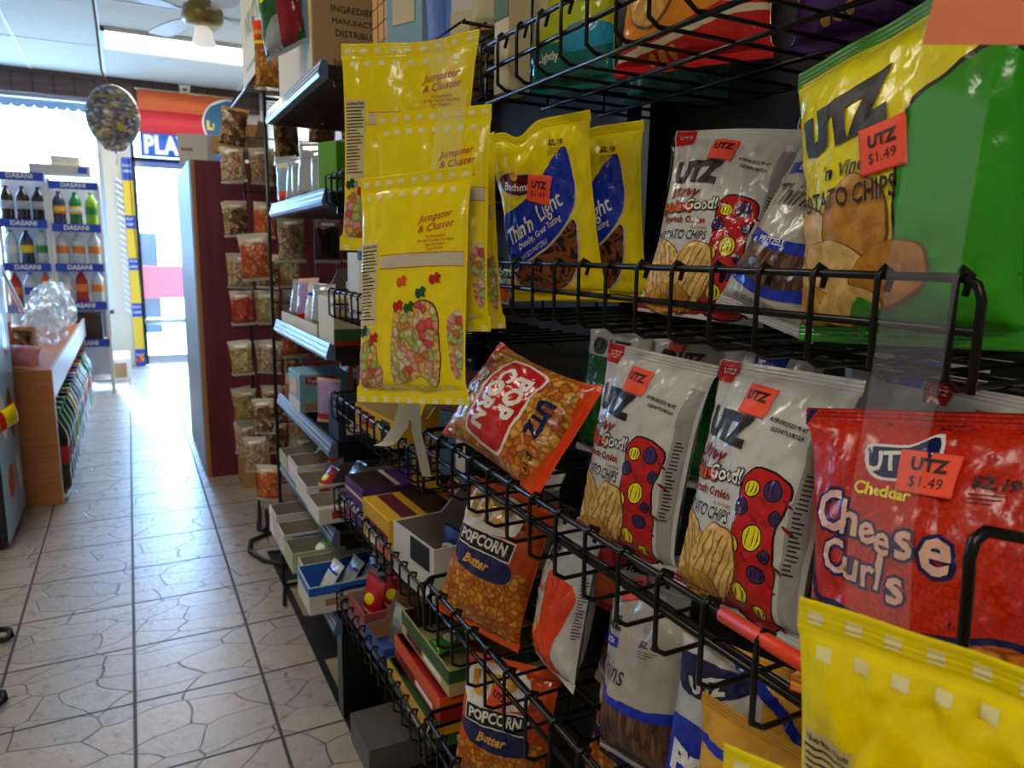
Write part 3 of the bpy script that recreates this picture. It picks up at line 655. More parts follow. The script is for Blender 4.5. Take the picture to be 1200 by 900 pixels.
# ------------------------------------------------------------------ room materials
def tile_floor_mat():
    m, nt, b = _new('stone_look_floor_tile'); N = nt.nodes; L = nt.links
    tc = N.new('ShaderNodeTexCoord'); mp = N.new('ShaderNodeMapping')
    L.new(tc.outputs['Object'], mp.inputs['Vector'])
    # tile joints: grout grid
    sx = N.new('ShaderNodeSeparateXYZ'); L.new(mp.outputs['Vector'], sx.inputs[0])
    def joint(sock, off, size, w):
        a = N.new('ShaderNodeMath'); a.operation = 'SUBTRACT'; a.inputs[1].default_value = off; L.new(sock, a.inputs[0])
        d = N.new('ShaderNodeMath'); d.operation = 'DIVIDE'; d.inputs[1].default_value = size; L.new(a.outputs[0], d.inputs[0])
        f = N.new('ShaderNodeMath'); f.operation = 'FRACT'; L.new(d.outputs[0], f.inputs[0])
        s = N.new('ShaderNodeMath'); s.operation = 'SUBTRACT'; s.inputs[1].default_value = .5; L.new(f.outputs[0], s.inputs[0])
        ab = N.new('ShaderNodeMath'); ab.operation = 'ABSOLUTE'; L.new(s.outputs[0], ab.inputs[0])
        g = N.new('ShaderNodeMapRange'); g.inputs['From Min'].default_value = .5-w*1.6; g.inputs['From Max'].default_value = .5-w*.6; L.new(ab.outputs[0], g.inputs['Value'])
        fl = N.new('ShaderNodeMath'); fl.operation = 'FLOOR'; L.new(d.outputs[0], fl.inputs[0])
        return g.outputs[0], fl.outputs[0]
    jx, ix = joint(sx.outputs[0], -.0625, .3305, .011); jy, iy = joint(sx.outputs[1], .155, .3185, .011)
    mxj = N.new('ShaderNodeMath'); mxj.operation = 'MAXIMUM'; L.new(jx, mxj.inputs[0]); L.new(jy, mxj.inputs[1])
    # crazy-paving relief inside each tile
    v = N.new('ShaderNodeTexVoronoi'); v.voronoi_dimensions = '2D'; v.feature = 'DISTANCE_TO_EDGE'; v.inputs['Scale'].default_value = 7.0; v.inputs['Randomness'].default_value = 1
    wn = N.new('ShaderNodeTexNoise'); wn.inputs['Scale'].default_value = 3.1; wn.inputs['Detail'].default_value = 1; L.new(mp.outputs['Vector'], wn.inputs['Vector'])
    ws = N.new('ShaderNodeVectorMath'); ws.operation = 'SCALE'; ws.inputs['Scale'].default_value = .22; L.new(wn.outputs['Color'], ws.inputs[0])
    wm = N.new('ShaderNodeMapping'); wm.inputs['Scale'].default_value = (.8, 1.35, 1); wm.inputs['Rotation'].default_value = (0, 0, .5); L.new(mp.outputs['Vector'], wm.inputs['Vector'])
    wa = N.new('ShaderNodeVectorMath'); wa.operation = 'ADD'; L.new(wm.outputs[0], wa.inputs[0]); L.new(ws.outputs[0], wa.inputs[1])
    L.new(wa.outputs[0], v.inputs['Vector'])
    vc = N.new('ShaderNodeMapRange'); vc.inputs['From Min'].default_value = .006; vc.inputs['From Max'].default_value = .022; vc.inputs['To Min'].default_value = 1; vc.inputs['To Max'].default_value = 0
    L.new(v.outputs['Distance'], vc.inputs['Value'])
    v2 = N.new('ShaderNodeTexVoronoi'); v2.voronoi_dimensions = '2D'; v2.inputs['Scale'].default_value = 7.0; L.new(wa.outputs[0], v2.inputs['Vector'])
    sp = N.new('ShaderNodeSeparateColor'); L.new(v2.outputs['Color'], sp.inputs[0])
    rp = N.new('ShaderNodeValToRGB'); e = rp.color_ramp.elements
    e[0].color = col4('#a0988e'); e[1].color = col4('#b4aa9c'); x = e.new(.5); x.color = col4('#a89f94'); x = e.new(.78); x.color = col4('#b0a090')
    L.new(sp.outputs[0], rp.inputs[0])
    n = N.new('ShaderNodeTexNoise'); n.inputs['Scale'].default_value = 26; n.inputs['Detail'].default_value = 5; L.new(mp.outputs['Vector'], n.inputs['Vector'])
    n0 = N.new('ShaderNodeTexNoise'); n0.inputs['Scale'].default_value = 2.2; n0.inputs['Detail'].default_value = 3; L.new(mp.outputs['Vector'], n0.inputs['Vector'])
    def mix(a, bb, fac, mode='MIX', f=1):
        k = N.new('ShaderNodeMix'); k.data_type = 'RGBA'; k.blend_type = mode; k.inputs[0].default_value = f
        if fac is not None: L.new(fac, k.inputs[0])
        for i, s in ((6, a), (7, bb)):
            if isinstance(s, tuple): k.inputs[i].default_value = s
            else: L.new(s, k.inputs[i])
        return k.outputs[2]
    r1 = N.new('ShaderNodeValToRGB'); r1.color_ramp.elements[0].position = .32; r1.color_ramp.elements[1].position = .68; r1.color_ramp.elements[0].color = (.72, .7, .68, 1)
    L.new(n.outputs['Fac'], r1.inputs[0])
    c = mix(rp.outputs[0], r1.outputs[0], None, 'MULTIPLY', .7)
    hv = N.new('ShaderNodeMath'); hv.operation = 'MULTIPLY'; hv.inputs[1].default_value = .72; L.new(vc.outputs[0], hv.inputs[0])
    c = mix(c, col4('#332a24'), hv.outputs[0])
    c = mix(c, col4('#2c2826'), mxj.outputs[0])
    L.new(c, b.inputs['Base Color'])
    rr = N.new('ShaderNodeMapRange'); rr.inputs['To Min'].default_value = .20; rr.inputs['To Max'].default_value = .40; L.new(n.outputs['Fac'], rr.inputs['Value'])
    rm = N.new('ShaderNodeMath'); rm.operation = 'MAXIMUM'; L.new(rr.outputs[0], rm.inputs[0])
    jm = N.new('ShaderNodeMath'); jm.operation = 'MULTIPLY'; jm.inputs[1].default_value = .8; L.new(mxj.outputs[0], jm.inputs[0]); L.new(jm.outputs[0], rm.inputs[1])
    L.new(rm.outputs[0], b.inputs['Roughness'])
    # relief
    h1 = N.new('ShaderNodeMath'); h1.operation = 'MULTIPLY'; h1.inputs[1].default_value = -1.0; L.new(vc.outputs[0], h1.inputs[0])
    h2 = N.new('ShaderNodeMath'); h2.operation = 'MULTIPLY_ADD'; h2.inputs[1].default_value = -1.6; L.new(mxj.outputs[0], h2.inputs[0]); L.new(h1.outputs[0], h2.inputs[2])
    wv = N.new('ShaderNodeTexNoise'); wv.inputs['Scale'].default_value = 60; wv.inputs['Detail'].default_value = 3; L.new(mp.outputs['Vector'], wv.inputs['Vector'])
    h3 = N.new('ShaderNodeMath'); h3.operation = 'MULTIPLY_ADD'; h3.inputs[1].default_value = .9; L.new(wv.outputs['Fac'], h3.inputs[0]); L.new(h2.outputs[0], h3.inputs[2])
    h4 = N.new('ShaderNodeMath'); h4.operation = 'MULTIPLY_ADD'; h4.inputs[1].default_value = 1.0; L.new(n0.outputs['Fac'], h4.inputs[0]); L.new(h3.outputs[0], h4.inputs[2])
    bp = N.new('ShaderNodeBump'); bp.inputs['Strength'].default_value = .75; bp.inputs['Distance'].default_value = .003
    L.new(h4.outputs[0], bp.inputs['Height']); L.new(bp.outputs['Normal'], b.inputs['Normal'])
    cm = N.new('ShaderNodeMath'); cm.operation = 'MAXIMUM'; L.new(vc.outputs[0], cm.inputs[0]); L.new(mxj.outputs[0], cm.inputs[1])
    cw = N.new('ShaderNodeMapRange'); cw.inputs['To Min'].default_value = 1; cw.inputs['To Max'].default_value = .3; L.new(cm.outputs[0], cw.inputs['Value']); L.new(cw.outputs[0], b.inputs['Coat Weight'])
    b.inputs['Coat Roughness'].default_value = .38; b.inputs['Coat IOR'].default_value = 1.8
    return m
def laminate(name, c, c2, scale=(3, 60, 3), rough=.35):
    m, nt, b = _new(name); N = nt.nodes; L = nt.links
    tc = N.new('ShaderNodeTexCoord'); mp = N.new('ShaderNodeMapping'); mp.inputs['Scale'].default_value = scale
    L.new(tc.outputs['Object'], mp.inputs['Vector'])
    n = N.new('ShaderNodeTexNoise'); n.inputs['Scale'].default_value = 1; n.inputs['Detail'].default_value = 5; L.new(mp.outputs['Vector'], n.inputs['Vector'])
    rp = N.new('ShaderNodeValToRGB'); rp.color_ramp.elements[0].position = .35; rp.color_ramp.elements[1].position = .68
    rp.color_ramp.elements[0].color = col4(c); rp.color_ramp.elements[1].color = col4(c2); L.new(n.outputs['Fac'], rp.inputs[0])
    L.new(rp.outputs[0], b.inputs['Base Color']); b.inputs['Roughness'].default_value = rough
    return m
TILE = tile_floor_mat()
VBLACK = mat('vinyl_black', '#1c1e20', .35, var=.3, bscale=14); VCREAM = mat('vinyl_cream', '#8f876c', .4, var=.25, bscale=10)
WALLC = mat('wall_paint', '#c9c3b0', .7, var=.05, bscale=3); CEIL = mat('ceiling_panel', '#bdbab0', .85, var=.12, bscale=90, bump=.3)
CEILB = mat('ceiling_bar', '#d6d4cc', .6); DWOOD = laminate('dark_panelling', '#3b2420', '#55362c', (2, 2, 30)); ALU = mat('aluminium', '#b9bec4', .32, .85); DKFRAME = mat('dark_frame', '#24282c', .4, .3)
OAKL = laminate('orange_wood_laminate', '#b8703e', '#cb8450', (4, 4, 60), .38); MAROONL = laminate('maroon_laminate', '#5c1f29', '#6c2a33', (30, 30, 2), .35)
OAKEDGE = mat('wood_edge_band', '#a8743f', .45); LAMW = mat('white_laminate', '#d5d8da', .3); BLK = mat('black_metal', '#0b0c0e', .38, .2); BLKM = mat('black_matt', '#121214', .6)
WIRE = mat('black_wire', '#0d0e10', .32, .35); RAILB = mat('price_rail_blue', '#5f7396', .3, .3); CHROME = mat('chrome', '#c9ccd0', .15, 1)
CARD = mat('cardboard', '#a57b4f', .75, var=.12, bscale=12); CARDL = mat('cardboard_pale', '#c6a57c', .72, var=.08, bscale=10); CARTW = mat('carton_white', '#cfcdc6', .55); CARTI = mat('carton_inside_grey', '#9a9488', .8); CARTC = mat('carton_cream', '#cdbf9a', .6)
PLW = mat('plastic_white', '#d8d9da', .35); ROYAL = mat('dasani_blue', '#1a3fae', .4); PLCLEAR = clear('clear_plastic', '#dfe6ee', .22); GLASS = clear('window_glass', '#eef6ff', .08, .03)

# ------------------------------------------------------------------ the setting
X0, X1, Y0, Y1, ZC = -2.4, 1.35, -3.2, 8.62, 2.87
def struct(name, mb, **k):
    o = mb.build(name); tag(o, kind='structure'); return o
m = MB(); m.box((X0, Y0, -.08), (X1, Y1, 0), TILE); struct('floor', m)
m = MB()   # old chequered vinyl left bare under the shelving
for i in range(7):
    for j in range(3):
        m.box((.445+.30*j, 1.06+.30*(i)-.2, -.001), (.445+.30*j+.298, 1.06+.30*i+.098, .0012), (VBLACK if (i+j) % 2 == 0 else VCREAM))
m.box((.425, .86, 0), (.445, 2.96, .006), VBLACK); m.box((.425, 2.945, 0), (1.34, 2.965, .006), VBLACK)
struct('trim_1', m)
m = MB(); m.box((X0, Y0, ZC), (X1, Y1, ZC+.08), CEIL)
for y in (-2.4, -1.2, 0, 1.2, 2.4, 3.6, 4.8, 6.0, 7.38): m.box((X0, y-.012, ZC-.006), (X1, y+.012, ZC), CEILB)
for x in (-1.92, -1.31, -.70, -.09, 1.13): m.box((x-.012, Y0, ZC-.005), (x+.012, Y1, ZC), CEILB)
struct('ceiling', m)
m = MB(); m.box((X1, Y0, 0), (X1+.1, Y1, ZC), WALLC); struct('wall_right', m)
m = MB(); m.box((X0-.1, Y0, 0), (X0, Y1, ZC), WALLC); struct('wall_left', m)
m = MB(); m.box((X0, Y0-.1, 0), (X1, Y0, ZC), WALLC); struct('wall_back', m)
WX0, WX1, WZ0, WZ1 = -2.25, -.17, .55, 2.66; DX0, DX1, DZ1 = .09, .66, 2.10
m = MB()
m.box((X0, Y1, 0), (WX1, Y1+.12, WZ0), WALLC); m.box((X0, Y1, WZ0), (WX0, Y1+.12, ZC), WALLC); m.box((WX0, Y1, WZ1), (X1, Y1+.12, ZC), WALLC)
m.box((WX1, Y1, 0), (DX0, Y1+.12, WZ1), WALLC); m.box((DX1, Y1, 0), (X1, Y1+.12, WZ1), WALLC); m.box((DX0, Y1, DZ1+.56), (DX1, Y1+.12, WZ1), WALLC)
struct('wall_front', m)
m = MB()   # dark boarded valance along the top of the shop front
m.box((X0, Y1-.06, WZ1-.01), (X1, Y1-.001, ZC), DWOOD)
for i in range(22): m.box((X0+.17*i, Y1-.066, WZ1+.0), (X0+.17*i+.012, Y1-.06, ZC-.03), BLKM)
m.box((X0, Y1-.075, ZC-.035), (X1, Y1-.06, ZC), DWOOD); struct('trim_2', m)
m = MB(); w = .04
m.box((WX0, Y1+.03, WZ0), (WX1, Y1+.09, WZ0+w), ALU); m.box((WX0, Y1+.03, WZ1-w), (WX1, Y1+.09, WZ1), ALU); m.box((WX0, Y1+.03, WZ0), (WX0+w, Y1+.09, WZ1), ALU); m.box((WX1-w, Y1+.03, WZ0), (WX1, Y1+.09, WZ1), ALU); m.box((-1.25, Y1+.03, WZ0), (-1.21, Y1+.09, WZ1), ALU)
o = struct('window_1', m); g = MB(); g.box((WX0+w, Y1+.058, WZ0+w), (WX1-w, Y1+.062, WZ1-w), GLASS); g.build('window_pane', o)
m = MB(); m.box((DX0, Y1+.03, 0), (DX0+.035, Y1+.09, DZ1+.5), DKFRAME); m.box((DX1-.035, Y1+.03, 0), (DX1, Y1+.09, DZ1+.5), DKFRAME); m.box((DX0, Y1+.03, DZ1), (DX1, Y1+.09, DZ1+.04), DKFRAME); m.box((DX0, Y1+.03, DZ1+.5), (DX1, Y1+.09, DZ1+.56), DKFRAME)
m.box((DX0+.035, Y1+.045, .0), (DX1-.035, Y1+.075, .10), ALU); m.box((DX0+.035, Y1+.045, DZ1-.06), (DX1-.035, Y1+.075, DZ1), ALU)
o = struct('door_1', m); g = MB(); g.box((DX0+.035, Y1+.058, .10), (DX1-.035, Y1+.062, DZ1-.06), GLASS); g.build('door_pane', o)
g = MB(); g.tube([(DX0+.04, Y1+.03, .47), (DX0+.04, Y1-.02, .47), (DX1-.04, Y1-.02, .47), (DX1-.04, Y1+.03, .47)], .022, ALU, 8); g.build('push_bar', o)
# outside: bright pavement, a far low wall and a parked red car seen through the door
m = MB(); m.box((-14, Y1+.12, -.10), (14, 40, -.04), mat('pavement', '#b7b4ac', .8, var=.1, bscale=2)); tag(m.build('street'), kind='structure')
lw = empty('street_barrier', 'low red painted barrier across the street beyond the glass door', 'barrier', (.5, 12, -.04))
m = MB(); m.box((-1.6, 0, .55), (2.4, .08, 1.02), mat('barrier_red', '#8a0f14', .5), .01); m.build('barrier_rail', lw)
for x in (-1.2, .3, 1.8):
    m = MB(); m.box((x, .08, 0), (x+.1, .16, .95), ALU, .008); m.build('post', lw)
uc = empty('utility_cabinet', 'grey utility cabinet standing behind the red street barrier', 'utility cabinet', (.27, 12.5, -.04))
m = MB(); m.box((-.13, 0, .0), (.13, .3, 1.5), mat('cabinet_grey', '#2a2d33', .6), .012); m.build('cabinet_body', uc)
m = MB(); m.box((-.11, -.008, .1), (.11, -.0005, 1.4), mat('cabinet_door', '#24272c', .6)); m.build('cabinet_door', uc)
# sky and sun
w = bpy.data.worlds.new('daylight'); scene.world = w; w.use_nodes = True
bg = w.node_tree.nodes['Background']; bg.inputs['Color'].default_value = (.25, .53, 1, 1); bg.inputs['Strength'].default_value = 30
def area(name, loc, rot, sx, sy, power, color=(1, 1, 1), portal=False, spread=180):
    l = bpy.data.lights.new(name, 'AREA'); l.shape = 'RECTANGLE'; l.size = sx; l.size_y = sy; l.energy = power; l.color = color
    if portal: l.cycles.is_portal = True
    l.spread = R(spread)
    o = bpy.data.objects.new(name, l); o.location = loc; o.rotation_euler = tuple(R(a) for a in rot); COL.objects.link(o); return o
area('portal_window', ((WX0+WX1)/2, Y1+.11, (WZ0+WZ1)/2), (-90, 0, 0), WX1-WX0, WZ1-WZ0, 1, portal=True)
area('portal_door', ((DX0+DX1)/2, Y1+.11, 1.3), (-90, 0, 0), DX1-DX0, 2.7, 1, portal=True)
su = bpy.data.lights.new('sun', 'SUN'); su.energy = 6; su.angle = R(2); so = bpy.data.objects.new('sun', su); so.rotation_euler = (R(-52), R(8), R(12)); so.location = (0, 14, 8); COL.objects.link(so)
# fluorescent troffers in the ceiling
TUBE = glow('fluorescent_diffuser', '#fff4e0', 5)
def troffer(x, y, sx, sy, label, power):
    e = empty('ceiling_light', label, 'ceiling light', (x, y, ZC), group='fluorescent ceiling lights')
    m = MB(); hx, hy = sx/2, sy/2
    for a in ((-hx, -hy, hx, -hy+.03), (-hx, hy-.03, hx, hy), (-hx, -hy, -hx+.03, hy), (hx-.03, -hy, hx, hy)): m.box((a[0], a[1], -.03), (a[2], a[3], -.0005), CEILB)
    m.build('light_frame', e); m = MB(); m.box((-hx+.03, -hy+.03, -.022), (hx-.03, hy-.03, -.002), TUBE); m.build('diffuser', e)
    area('lamp', (x, y, ZC-.04), (0, 0, 0), sx-.08, sy-.08, power, (1, .90, .76))
troffer(.52, 7.0, 1.2, .62, 'lit fluorescent ceiling panel beyond the ceiling fan', 46)
troffer(-.75, 2.6, .62, 1.2, 'lit fluorescent ceiling panel above the aisle', 18)
troffer(-.75, -.9, .62, 1.2, 'lit fluorescent ceiling panel above the back of the aisle', 20)
# ------------------------------------------------------------------ camera
cd = bpy.data.cameras.new('camera'); cam = bpy.data.objects.new('camera', cd); COL.objects.link(cam)
cd.sensor_width = 36; cd.lens = 860/1200*36; cd.clip_start = .02
pt, yw, ro = .173282104, .478468411, -.0161159285
f = Vector((math.sin(yw)*math.cos(pt), math.cos(yw)*math.cos(pt), -math.sin(pt))); rt = Vector((math.cos(yw), -math.sin(yw), 0)); dn = f.cross(rt)
r_ = rt*math.cos(ro)+dn*math.sin(ro); d_ = -rt*math.sin(ro)+dn*math.cos(ro)
M = Matrix((r_, -d_, -f)).transposed().to_4x4(); M.translation = (0, 0, 1.21); cam.matrix_world = M
cd.dof.use_dof = True; cd.dof.focus_distance = .78; cd.dof.aperture_fstop = 10
scene.camera = cam
scene.view_settings.view_transform = 'Standard'; scene.view_settings.look = 'None'; scene.view_settings.gamma = 1; scene.view_settings.use_curve_mapping = False; scene.view_settings.exposure = 0
scene.cycles.use_denoising = True; scene.cycles.max_bounces = 8; scene.cycles.sample_clamp_indirect = 8; scene.cycles.transparent_max_bounces = 12
# ------------------------------------------------------------------ wire display racks
def basket(parent, xf, xb, y0, y1, ztop, zlow, zfl, step, r=.0032, loops=True, zback=None):
    """wire basket: front rails and U-bent wires that hook over the top rail and run back as the floor"""
    zback = zfl if zback is None else zback
    g = MB(); n = max(2, round((y1-y0-.03)/step))
    for i in range(n+1):
        y = y0+.015+(y1-y0-.03)*i/n; q = r*.62
        pts = [(xf+.006, y, ztop-.012), (xf+.010, y, ztop+.002), (xf+.001, y, ztop+r*1.9), (xf-r*1.7, y, ztop), (xf-r*1.7, y, ztop-.02), (xf-r*1.5, y, zfl+.008), (xf+.008, y, zfl), (xb, y, zback)]
        g.tube(pts, q*1.25, WIRE, 5)
    for k in (.34, .67, 1): g.tube([(xf+(xb-xf)*k, y0, zfl+(zback-zfl)*k-r), (xf+(xb-xf)*k, y1, zfl+(zback-zfl)*k-r)], r, WIRE, 6)
    b = g.build('basket', parent)
    m = MB(); m.tube([(xf, y0, zfl), (xf, y0, ztop-.014), (xf, y0+.004, ztop-.004), (xf, y0+.014, ztop), (xf, y1-.012, ztop), (xf+.012, y1, ztop), (xb, y1, ztop)], r, WIRE, 8); m.build('top_rail', b)
    m = MB(); m.tube([(xf, y0, zlow), (xf, y1-.012, zlow), (xf+.012, y1, zlow), (xb, y1, zlow)], r, WIRE, 8); m.build('lower_rail', b)
    m = MB(); fx = .012 if zfl > 1.4 else .075; m.tube([(xf+fx, y0, zfl-r*1.6), (xf+fx, y1, zfl-r*1.6)], r, WIRE, 8); m.build('floor_rail', b)
    for k in (.0, .33, .66):
        m = MB(); m.tube([(xf+.012+(xb-xf)*k, y1, ztop), (xf+.012+(xb-xf)*k, y1, zfl)], r*.8, WIRE, 5); m.build('end_wire', b)
    return b
rack = empty('wire_chip_rack', 'tall black wire basket rack holding the chip bags nearest the viewer', 'display rack', (0, 0, 0))
CR = [(.49, 1.513, 1.478, 1.443), (.49, 1.200, 1.165, 1.124), (.397, .935, .905, .860), (.397, .685, .655, .597), (.397, .44, .41, .350)]
for xf, zt, zl, zf in CR: basket(rack, xf, .815, .285, 1.068, zt, zl, zf, .058)
m = MB()
for y in (.283, 1.066): m.box((.82, y-.012, 0), (.85, y+.012, 2.1), BLK)
m.build('post', rack)
m = MB(); m.box((.852, .25, .0), (.862, 1.09, 2.1), BLKM); m.build('back_panel', rack)
m = MB(); m.box((.43, .27, .0), (.85, 1.065, .10), BLKM); m.build('base', rack)
m = MB(); m.tube([(.428, .205, 1.062), (.412, .222, 1.064), (.402, .222, 1.060), (.400, .222, 1.05), (.402, .222, 1.035), (.405, .222, .985), (.402, .222, .968), (.388, .226, .962), (.386, .226, .968), (.402, .222, .976), (.420, .205, .976), (.40, .285, .940)], .0034, WIRE, 8); m.build('side_hook', rack)
m = MB(); m.tube([(.397, .400, .935), (.397, .295, .935)], .0062, mat('orange_tube', '#e8431c', .4), 10); m.build('rail_sleeve', rack, 'orange plastic sleeve')

mid = empty('wire_candy_rack', 'black wire basket rack of candy cartons between the chip rack and the shelving', 'display rack', (0, 0, 0))
for zt in (1.375, 1.125, .885, .655, .39): basket(mid, .405, .76, 1.09, 1.70, zt, zt-.033, zt-.062, .05, .0028)
m = MB()
for y in (1.09, 1.70): m.box((.77, y-.015, 0), (.80, y+.015, 2.1), BLK)
m.build('post', mid)
m = MB(); m.box((.80, 1.09, 0), (.81, 1.72, 2.1), BLKM); m.build('back_panel', mid)
m = MB(); m.box((.42, 1.50, 0), (.62, 1.66, .075), mat('kick_grey', '#55534c', .5)); m.build('base', mid)
m = MB()
for i in range(9): m.tube([(.475+.035*i, 1.09, 1.56), (.475+.035*i, 1.70, 1.56)], .002, WIRE, 5)
for y in (1.09, 1.29, 1.5, 1.70): m.tube([(.47, y, 1.556), (.77, y, 1.556)], .0028, WIRE, 6)
m.build('top_shelf', mid)
m = MB()
for y in (1.16, 1.24): m.tube([(.60, y, 1.56), (.60, y, 2.1)], .005, WIRE, 8)
m.build('upright', mid)
gon = empty('gondola_shelving', 'black metal shelving with pale blue price rails beyond the candy rack', 'shelving', (0, 0, 0))
GS = [1.625, 1.345, .985, .745, .515, .275]
for z in GS:
    m = MB(); m.box((.425, 1.74, z-.03), (.86, 2.45, z), BLK)
    for y in (1.86, 2.33):
        m.lathe([(.001, -.002), (.006, -.0015), (.006, .002)], CHROME, (.55, y, z-.031), 8)
    m.box((.44, 1.745, z-.045), (.86, 1.75, z-.03), BLK)
    s = m.build('shelf', gon)
    m = MB(); m.slab([(.405, z-.028), (.402, z-.02), (.412, z+.012), (.425, z+.006), (.425, z-.03)], .71, RAILB, 'y', 1.74)
    # slab axis y expects (x,z) pairs
    for k in range(2): m.box((.4035+.004*k, 1.74, z-.012+.012*k), (.4045+.004*k, 2.45, z-.009+.012*k), LAMW)
    m.build('price_rail', s)
m = MB()
for y in (1.745, 2.44): m.box((.86, y-.02, 0), (.90, y+.02, 2.1), BLK)
m.build('post', gon)
m = MB(); m.box((.425, 1.75, 0), (.60, 1.80, .245), BLK); m.box((.43, 1.74, .09), (.86, 1.745, .27), BLK); m.build('end_bracket', gon)
def pegs(parent, X0_, X1_, y, zs, name):
    m = MB()
    for z in zs: m.tube([(X0_, y, z), (X1_, y, z)], .003, WIRE, 6)
    return m.build(name, parent)
pa = empty('peg_rack', 'black wire peg rack of hanging bags standing beyond the shelving', 'display rack', (0, 0, 0))
m = MB(); m.tube([(.425, 2.60, .0), (.425, 2.60, 1.78)], .006, WIRE, 8); m.tube([(1.1, 2.60, .0), (1.1, 2.60, 1.78)], .006, WIRE, 8); m.build('post', pa)
m = MB()
for z in (1.70, 1.36, 1.04, .84, .62, .40): m.tube([(.425, 2.60, z), (1.1, 2.60, z)], .003, WIRE, 6)
for i in range(9): m.tube([(.5+.075*i, 2.603, .30), (.5+.075*i, 2.603, 1.72)], .0018, WIRE, 5)
m.build('wire_grid', pa)
m = MB(); m.tube([(.40, 2.45, .012), (.425, 2.6, .012), (1.1, 2.6, .012)], .006, WIRE, 8); m.build('foot', pa)
pb = empty('peg_rack', 'black wire peg rack of hanging bags standing beside the maroon partition', 'display rack', (0, 0, 0))
m = MB(); m.tube([(.475, 3.50, .0), (.475, 3.50, 1.80)], .006, WIRE, 8); m.tube([(1.1, 3.50, .0), (1.1, 3.50, 1.80)], .006, WIRE, 8); m.build('post', pb)
m = MB()
for z in (1.70, 1.47, 1.25, 1.09, .87, .66, .5): m.tube([(.40, 3.50, z), (1.1, 3.50, z)], .003, WIRE, 6)
for i in range(9): m.tube([(.5+.075*i, 3.503, .30), (.5+.075*i, 3.503, 1.72)], .0018, WIRE, 5)
m.build('wire_grid', pb)
m = MB(); m.tube([(.475, 3.50, .012), (.43, 3.22, .012), (.46, 3.19, .012), (.50, 3.45, .012)], .009, WIRE, 8); m.build('foot', pb)
# ------------------------------------------------------------------ chip bags
def bag_obj(name, label, cat, mesh_mb, loc, rot, scale=1.0, group=None):
    o = mesh_mb.build(name); o.rotation_mode = 'YXZ'
    o.location = loc; o.rotation_euler = tuple(R(a) for a in (rot[1], rot[2], rot[0])); o.scale = (scale,)*3
    tag(o, label, cat, group); return o
def pose(o, loc, rot, label=None, scale=None, group=None):
    o.rotation_mode = 'YXZ'; o.location = loc; o.rotation_euler = (R(rot[1]), R(rot[2]), R(rot[0]))
    if scale: o.scale = (scale,)*3
    if label: o['label'] = label
    if group: o['group'] = group
    return o
UTZ = [('UTZ', .55, 1.3, .05), ('$1.49', -.75, 1.15, 0)]
UTZ1 = [('UTZ', .35, 1.25, .05)]
# row with the top rail at z 1.20
def twist(p):
    k = max(0, min(1, (p.z-11)/14)); k = k*k*(3-2*k)
    return Vector((p.x-.9*k, p.y, p.z+p.x*.17*k))
A = Bag(20.6, 26.5, 8.5, 3, 1.6, .09, .3, .75, sag=0, crease=.45, bend=twist)
big = bag_obj('potato_chip_bag', 'big yellow and green potato chip bag behind the wire rail', 'chip bag', A.mesh(GREEN, GREEN, chips_yellow_green(21, 26.5), film('film_green_seal', '#4f9a3a', .25), 30, 44), (.565, .392, 1.141), (-90, 0, -4))
A.sticker(big, UTZ, 1.2, 15.6, 4.4, 3.8, 5, STICK, INK)
WB = Bag(16.6, 24, 7, 5, 1.2, .15, .38, .75, crease=.5, crump=.3)
wav = bag_obj('onion_chip_bag', 'white onion chip bag with orange sticker leaning in the second basket down', 'chip bag', WB.mesh(WHITE, GREY, onion_wavy(16.4, 24), WHITE), (.590, .672, 1.140), (-62, -17, 4), .97)
WB.sticker(wav, UTZ1, -.6, 20.4, 3.5, 2.9, -4, STICK, INK)
w2 = copy_tree(wav); pose(w2, (.487, .655, .875), (-80, -8, 3), 'white onion chip bag with puckered front, next to the cheese popcorn bag', .97)
w3 = copy_tree(wav); pose(w3, (.492, .485, .875), (-88, -13, -1), 'white onion chip bag standing between a matching bag and the red cheese curl bag', 1.0)
w4 = copy_tree(wav); pose(w4, (.60, .345, .875), (-88, -12, 2), 'white onion chip bag half hidden behind the red cheese curl bag', .97)
w5 = copy_tree(wav); pose(w5, (.715, .60, 1.14), (-75, -10, 4), 'white chip bag at the back behind the leaning onion chip bag', 1.0)
def notch(p):
    k = max(0, min(1, (p.z-15)/10)); e = math.exp(-((p.x+2.6)/1.9)**2); w = max(0, -p.x-2.6)/5
    return Vector((p.x-.5*k*w, p.y-1.1*k*e-.8*k*w, p.z-1.9*k*e-1.2*k*w))
PY = Bag(16.6, 25.4, 4.6, 8, 1.3, .11, .38, .85, crease=.6, bend=notch)
pz = bag_obj('pretzel_bag', 'yellow and blue thin pretzel bag with orange sticker beside the hanging popcorn', 'pretzel bag', PY.mesh(YEL, YEL, pretzel_yellow(16.6, 25.4), YEL), (.560, .935, 1.146), (-60, 10, -4), 1.0)
PY.sticker(pz, UTZ, .4, 16.2, 4.2, 3.9, -14, STICK, INK)
pz2 = copy_tree(pz); pose(pz2, (.630, .930, 1.143), (-60, 8, -2), 'yellow and blue thin pretzel bag standing behind a matching bag', .99)
for c in list(pz2.children): bpy.data.objects.remove(c)
PW = Bag(14.2, 24, 6, 11, 1.2, .10, .3, .8)
pw = bag_obj('thin_pretzel_bag', 'white and blue thin pretzel bag leaning beside the big green chip bag', 'pretzel bag', PW.mesh(film('film_offwhite', '#b9b4a8'), GREY, pretzel_white(14.2, 24), GREY), (.578, .558, 1.146), (-84, -22, 14), .98)
